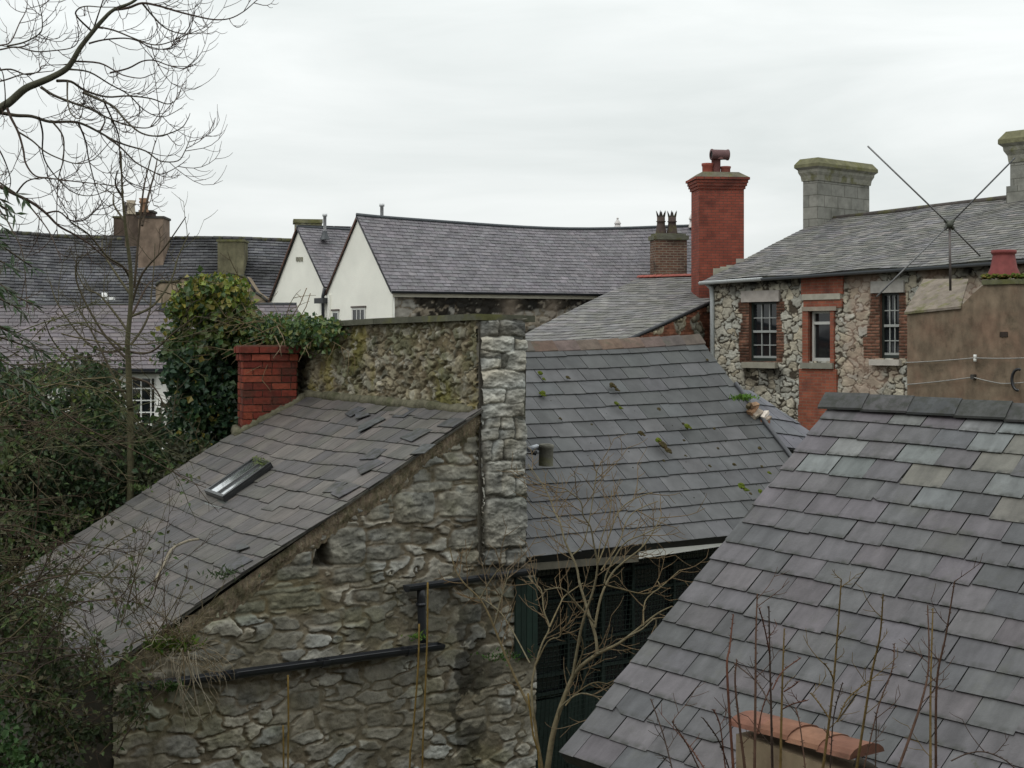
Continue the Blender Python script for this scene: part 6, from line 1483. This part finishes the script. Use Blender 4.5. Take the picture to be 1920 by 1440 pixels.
for si, pts in enumerate(SS):
    path = smooth_path(px_path(pts, 6.6 + rn.uniform(-.15, .15), 6.6 + rn.uniform(-.25, .25), **OO), 5); c = rn.choice(RS_)
    if pts[0][1] >= 1430: path = [Vector((path[0].x, path[0].y, 0)), Vector((path[0].x, path[0].y, 1.5))] + path
    n_ = len(path); r0 = .0075 if (si < 10 and pts[0][1] >= 1430) else .0035; mb = MB()
    mb.tube(path, [lerp(r0, .0028, i / n_) for i in range(n_)], c, n=5, cap=False)
    for i in range(3, n_):
        for _ in range(3):
            if rn.random() < .7:
                t = rn.random(); q = path[i - 1].lerp(path[i], t); d = Vector((rn.choice((-1, 1)) * 1, rn.uniform(-.6, .6), rn.uniform(.2, .9))); mb.tube([q, q + d * rn.uniform(.004, .012)], [.0026, .001], c, n=3, cap=False)
        if rn.random() < .16: twig(mb, path[i], Vector((rn.choice((-1, 1)) * .7, rn.uniform(-.5, .5), .7)), rn.uniform(.05, .2), .0022, rn, c, .3, 1, 4)
    mb.build('shoot', M['bark'], fs)
# stalks before the rubble gable
ws = thing('yellow_stalks', 'thin ochre upright stalks growing against the lower rubble gable wall', 'plant', P(660, 1600, 11)); ws.location.z = GZ
for pts in ([(540, 1266), (541, 1350), (540, 1450)], [(531, 1360), (532, 1450)], [(802, 1092), (801, 1200), (796, 1330), (792, 1450)], [(786, 1170), (784, 1250), (774, 1380), (768, 1450)], [(990, 1300), (1000, 1380), (1012, 1450)]):
    path = [P(x, y, 11.6) for x, y in pts]; path.append(Vector((path[-1].x, path[-1].y, 0))); mb = MB(); mb.tube(smooth_path(path, 3), .0075, (.17, .115, .035), n=5); mb.build('stalk', M['bark'], ws)
def tuft(name, label, cat, px, py, Z, n, L, pal, rn, spread=.12, lfs=.0, thr=.35, on=None):
    c = P(px, py, Z); mb = MB()
    for _ in range(n):
        b = c + Vector((rn.gauss(0, spread), rn.gauss(0, spread * .5), rn.gauss(0, spread * .25))); d = Vector((rn.uniform(-.8, .8), rn.uniform(-.9, .3), rn.uniform(.2, 1.1))).normalized(); s = d.cross(rand_dir(rn)).normalized()
        leaf(mb, b, d, s, L * rn.uniform(.5, 1.2), L * thr * rn.uniform(.7, 1.2), vary(rn.choice(pal), .2, rn, .08))
    o = mb.build(name, M['leaf_dull']); tag(o, label, cat); return o
rn = random.Random(209); GP = [(.10, .20, .03), (.07, .15, .025), (.13, .22, .04)]
tuft('green_weed', 'bright green weed rooted at the right edge of the smooth slate roof', 'weed', 1393, 748, 18.2, 150, .07, GP, rn, .07)
tuft('fern_clump', 'green fern clump sprouting where the old roof meets the long black gutter', 'weed', 322, 1212, 11.45, 420, .085, [(.09, .16, .02), (.06, .12, .02), (.13, .19, .03)], rn, .10, thr=.28)
tuft('small_fern', 'small dark fern hanging below the long black gutter', 'weed', 318, 1292, 11.5, 110, .07, [(.05, .10, .02), (.04, .08, .02)], rn, .06, thr=.3)
tuft('gutter_weed', 'small green weed where the black downpipe meets the gutter', 'weed', 783, 1196, 13.2, 60, .045, GP, rn, .05)
tuft('ledge_weed', 'low green weed on the stone ledge left of the dark shed front', 'weed', 942, 1233, 13.9, 120, .045, [(.05, .12, .02), (.04, .09, .02)], rn, .11)
tuft('verge_weed', 'grey-green weed creeping on the lower right verge of the old slate roof', 'weed', 425, 1078, 12.45, 110, .05, [(.08, .11, .06), (.06, .09, .04)], rn, .1)
tuft('roof_edge_weed', 'little green weed on the far upper edge of the old slate roof', 'weed', 262, 918, 16.3, 90, .06, [(.07, .11, .03), (.10, .13, .05)], rn, .05)
# withered stems hanging about the fern
dg = thing('withered_stems', 'pale dead stems trailing over the corner of the old slate roof and gutter', 'plant', P(340, 1230, 11.4))
mb = MB(); DC = [(.22, .18, .12), (.16, .12, .07), (.27, .24, .18)]
for _ in range(46):
    x, y = rn.gauss(330, 22), rn.gauss(1215, 18); d = Vector((rn.uniform(-.7, 1.1), rn.uniform(-.6, .1), rn.uniform(-.2, 1))); twig(mb, P(x, y, 11.4), d, rn.uniform(.15, .5), .0035, rn, rn.choice(DC), rn.uniform(-1.4, .6), 1, 7)
for _ in range(12):
    x, y = rn.gauss(340, 14), rn.gauss(1225, 8); mb.tube(smooth_path([P(x, y, 11.3), P(x + rn.uniform(-15, 25), y + 50, 11.25), P(x + rn.uniform(-50, 60), y + rn.uniform(90, 150), 11.3)], 4), .004, rn.choice(DC), n=4)
mb.tube(smooth_path([P(290, 1090, 12.1), P(306, 1060, 12.3), P(322, 1030, 12.55), P(350, 1015, 12.8), P(372, 1011, 13.0)], 5), [.014] * 10 + [.012] * 11, (.24, .21, .16), n=6)
mb.build('stem', M['bark'], dg)
for _ in range(0): pass

# ---- unseen block added for the viewpoint's house; blocks sky to shade the yard
hb = thing('shading_house', 'unseen plain brick house block added behind the viewpoint to shade the yard', 'house', (0, -.9, GZ))
mb = MB(); mb.hexa([(-9, -.9, GZ), (8, -.9, GZ), (8, -.9, 8.6), (-9, -.9, 8.6), (-9, -6, GZ), (8, -6, GZ), (8, -6, 8.6), (-9, -6, 8.6)], (1, 1, 1)); mb.build('wall', M['brick_dark'], hb)
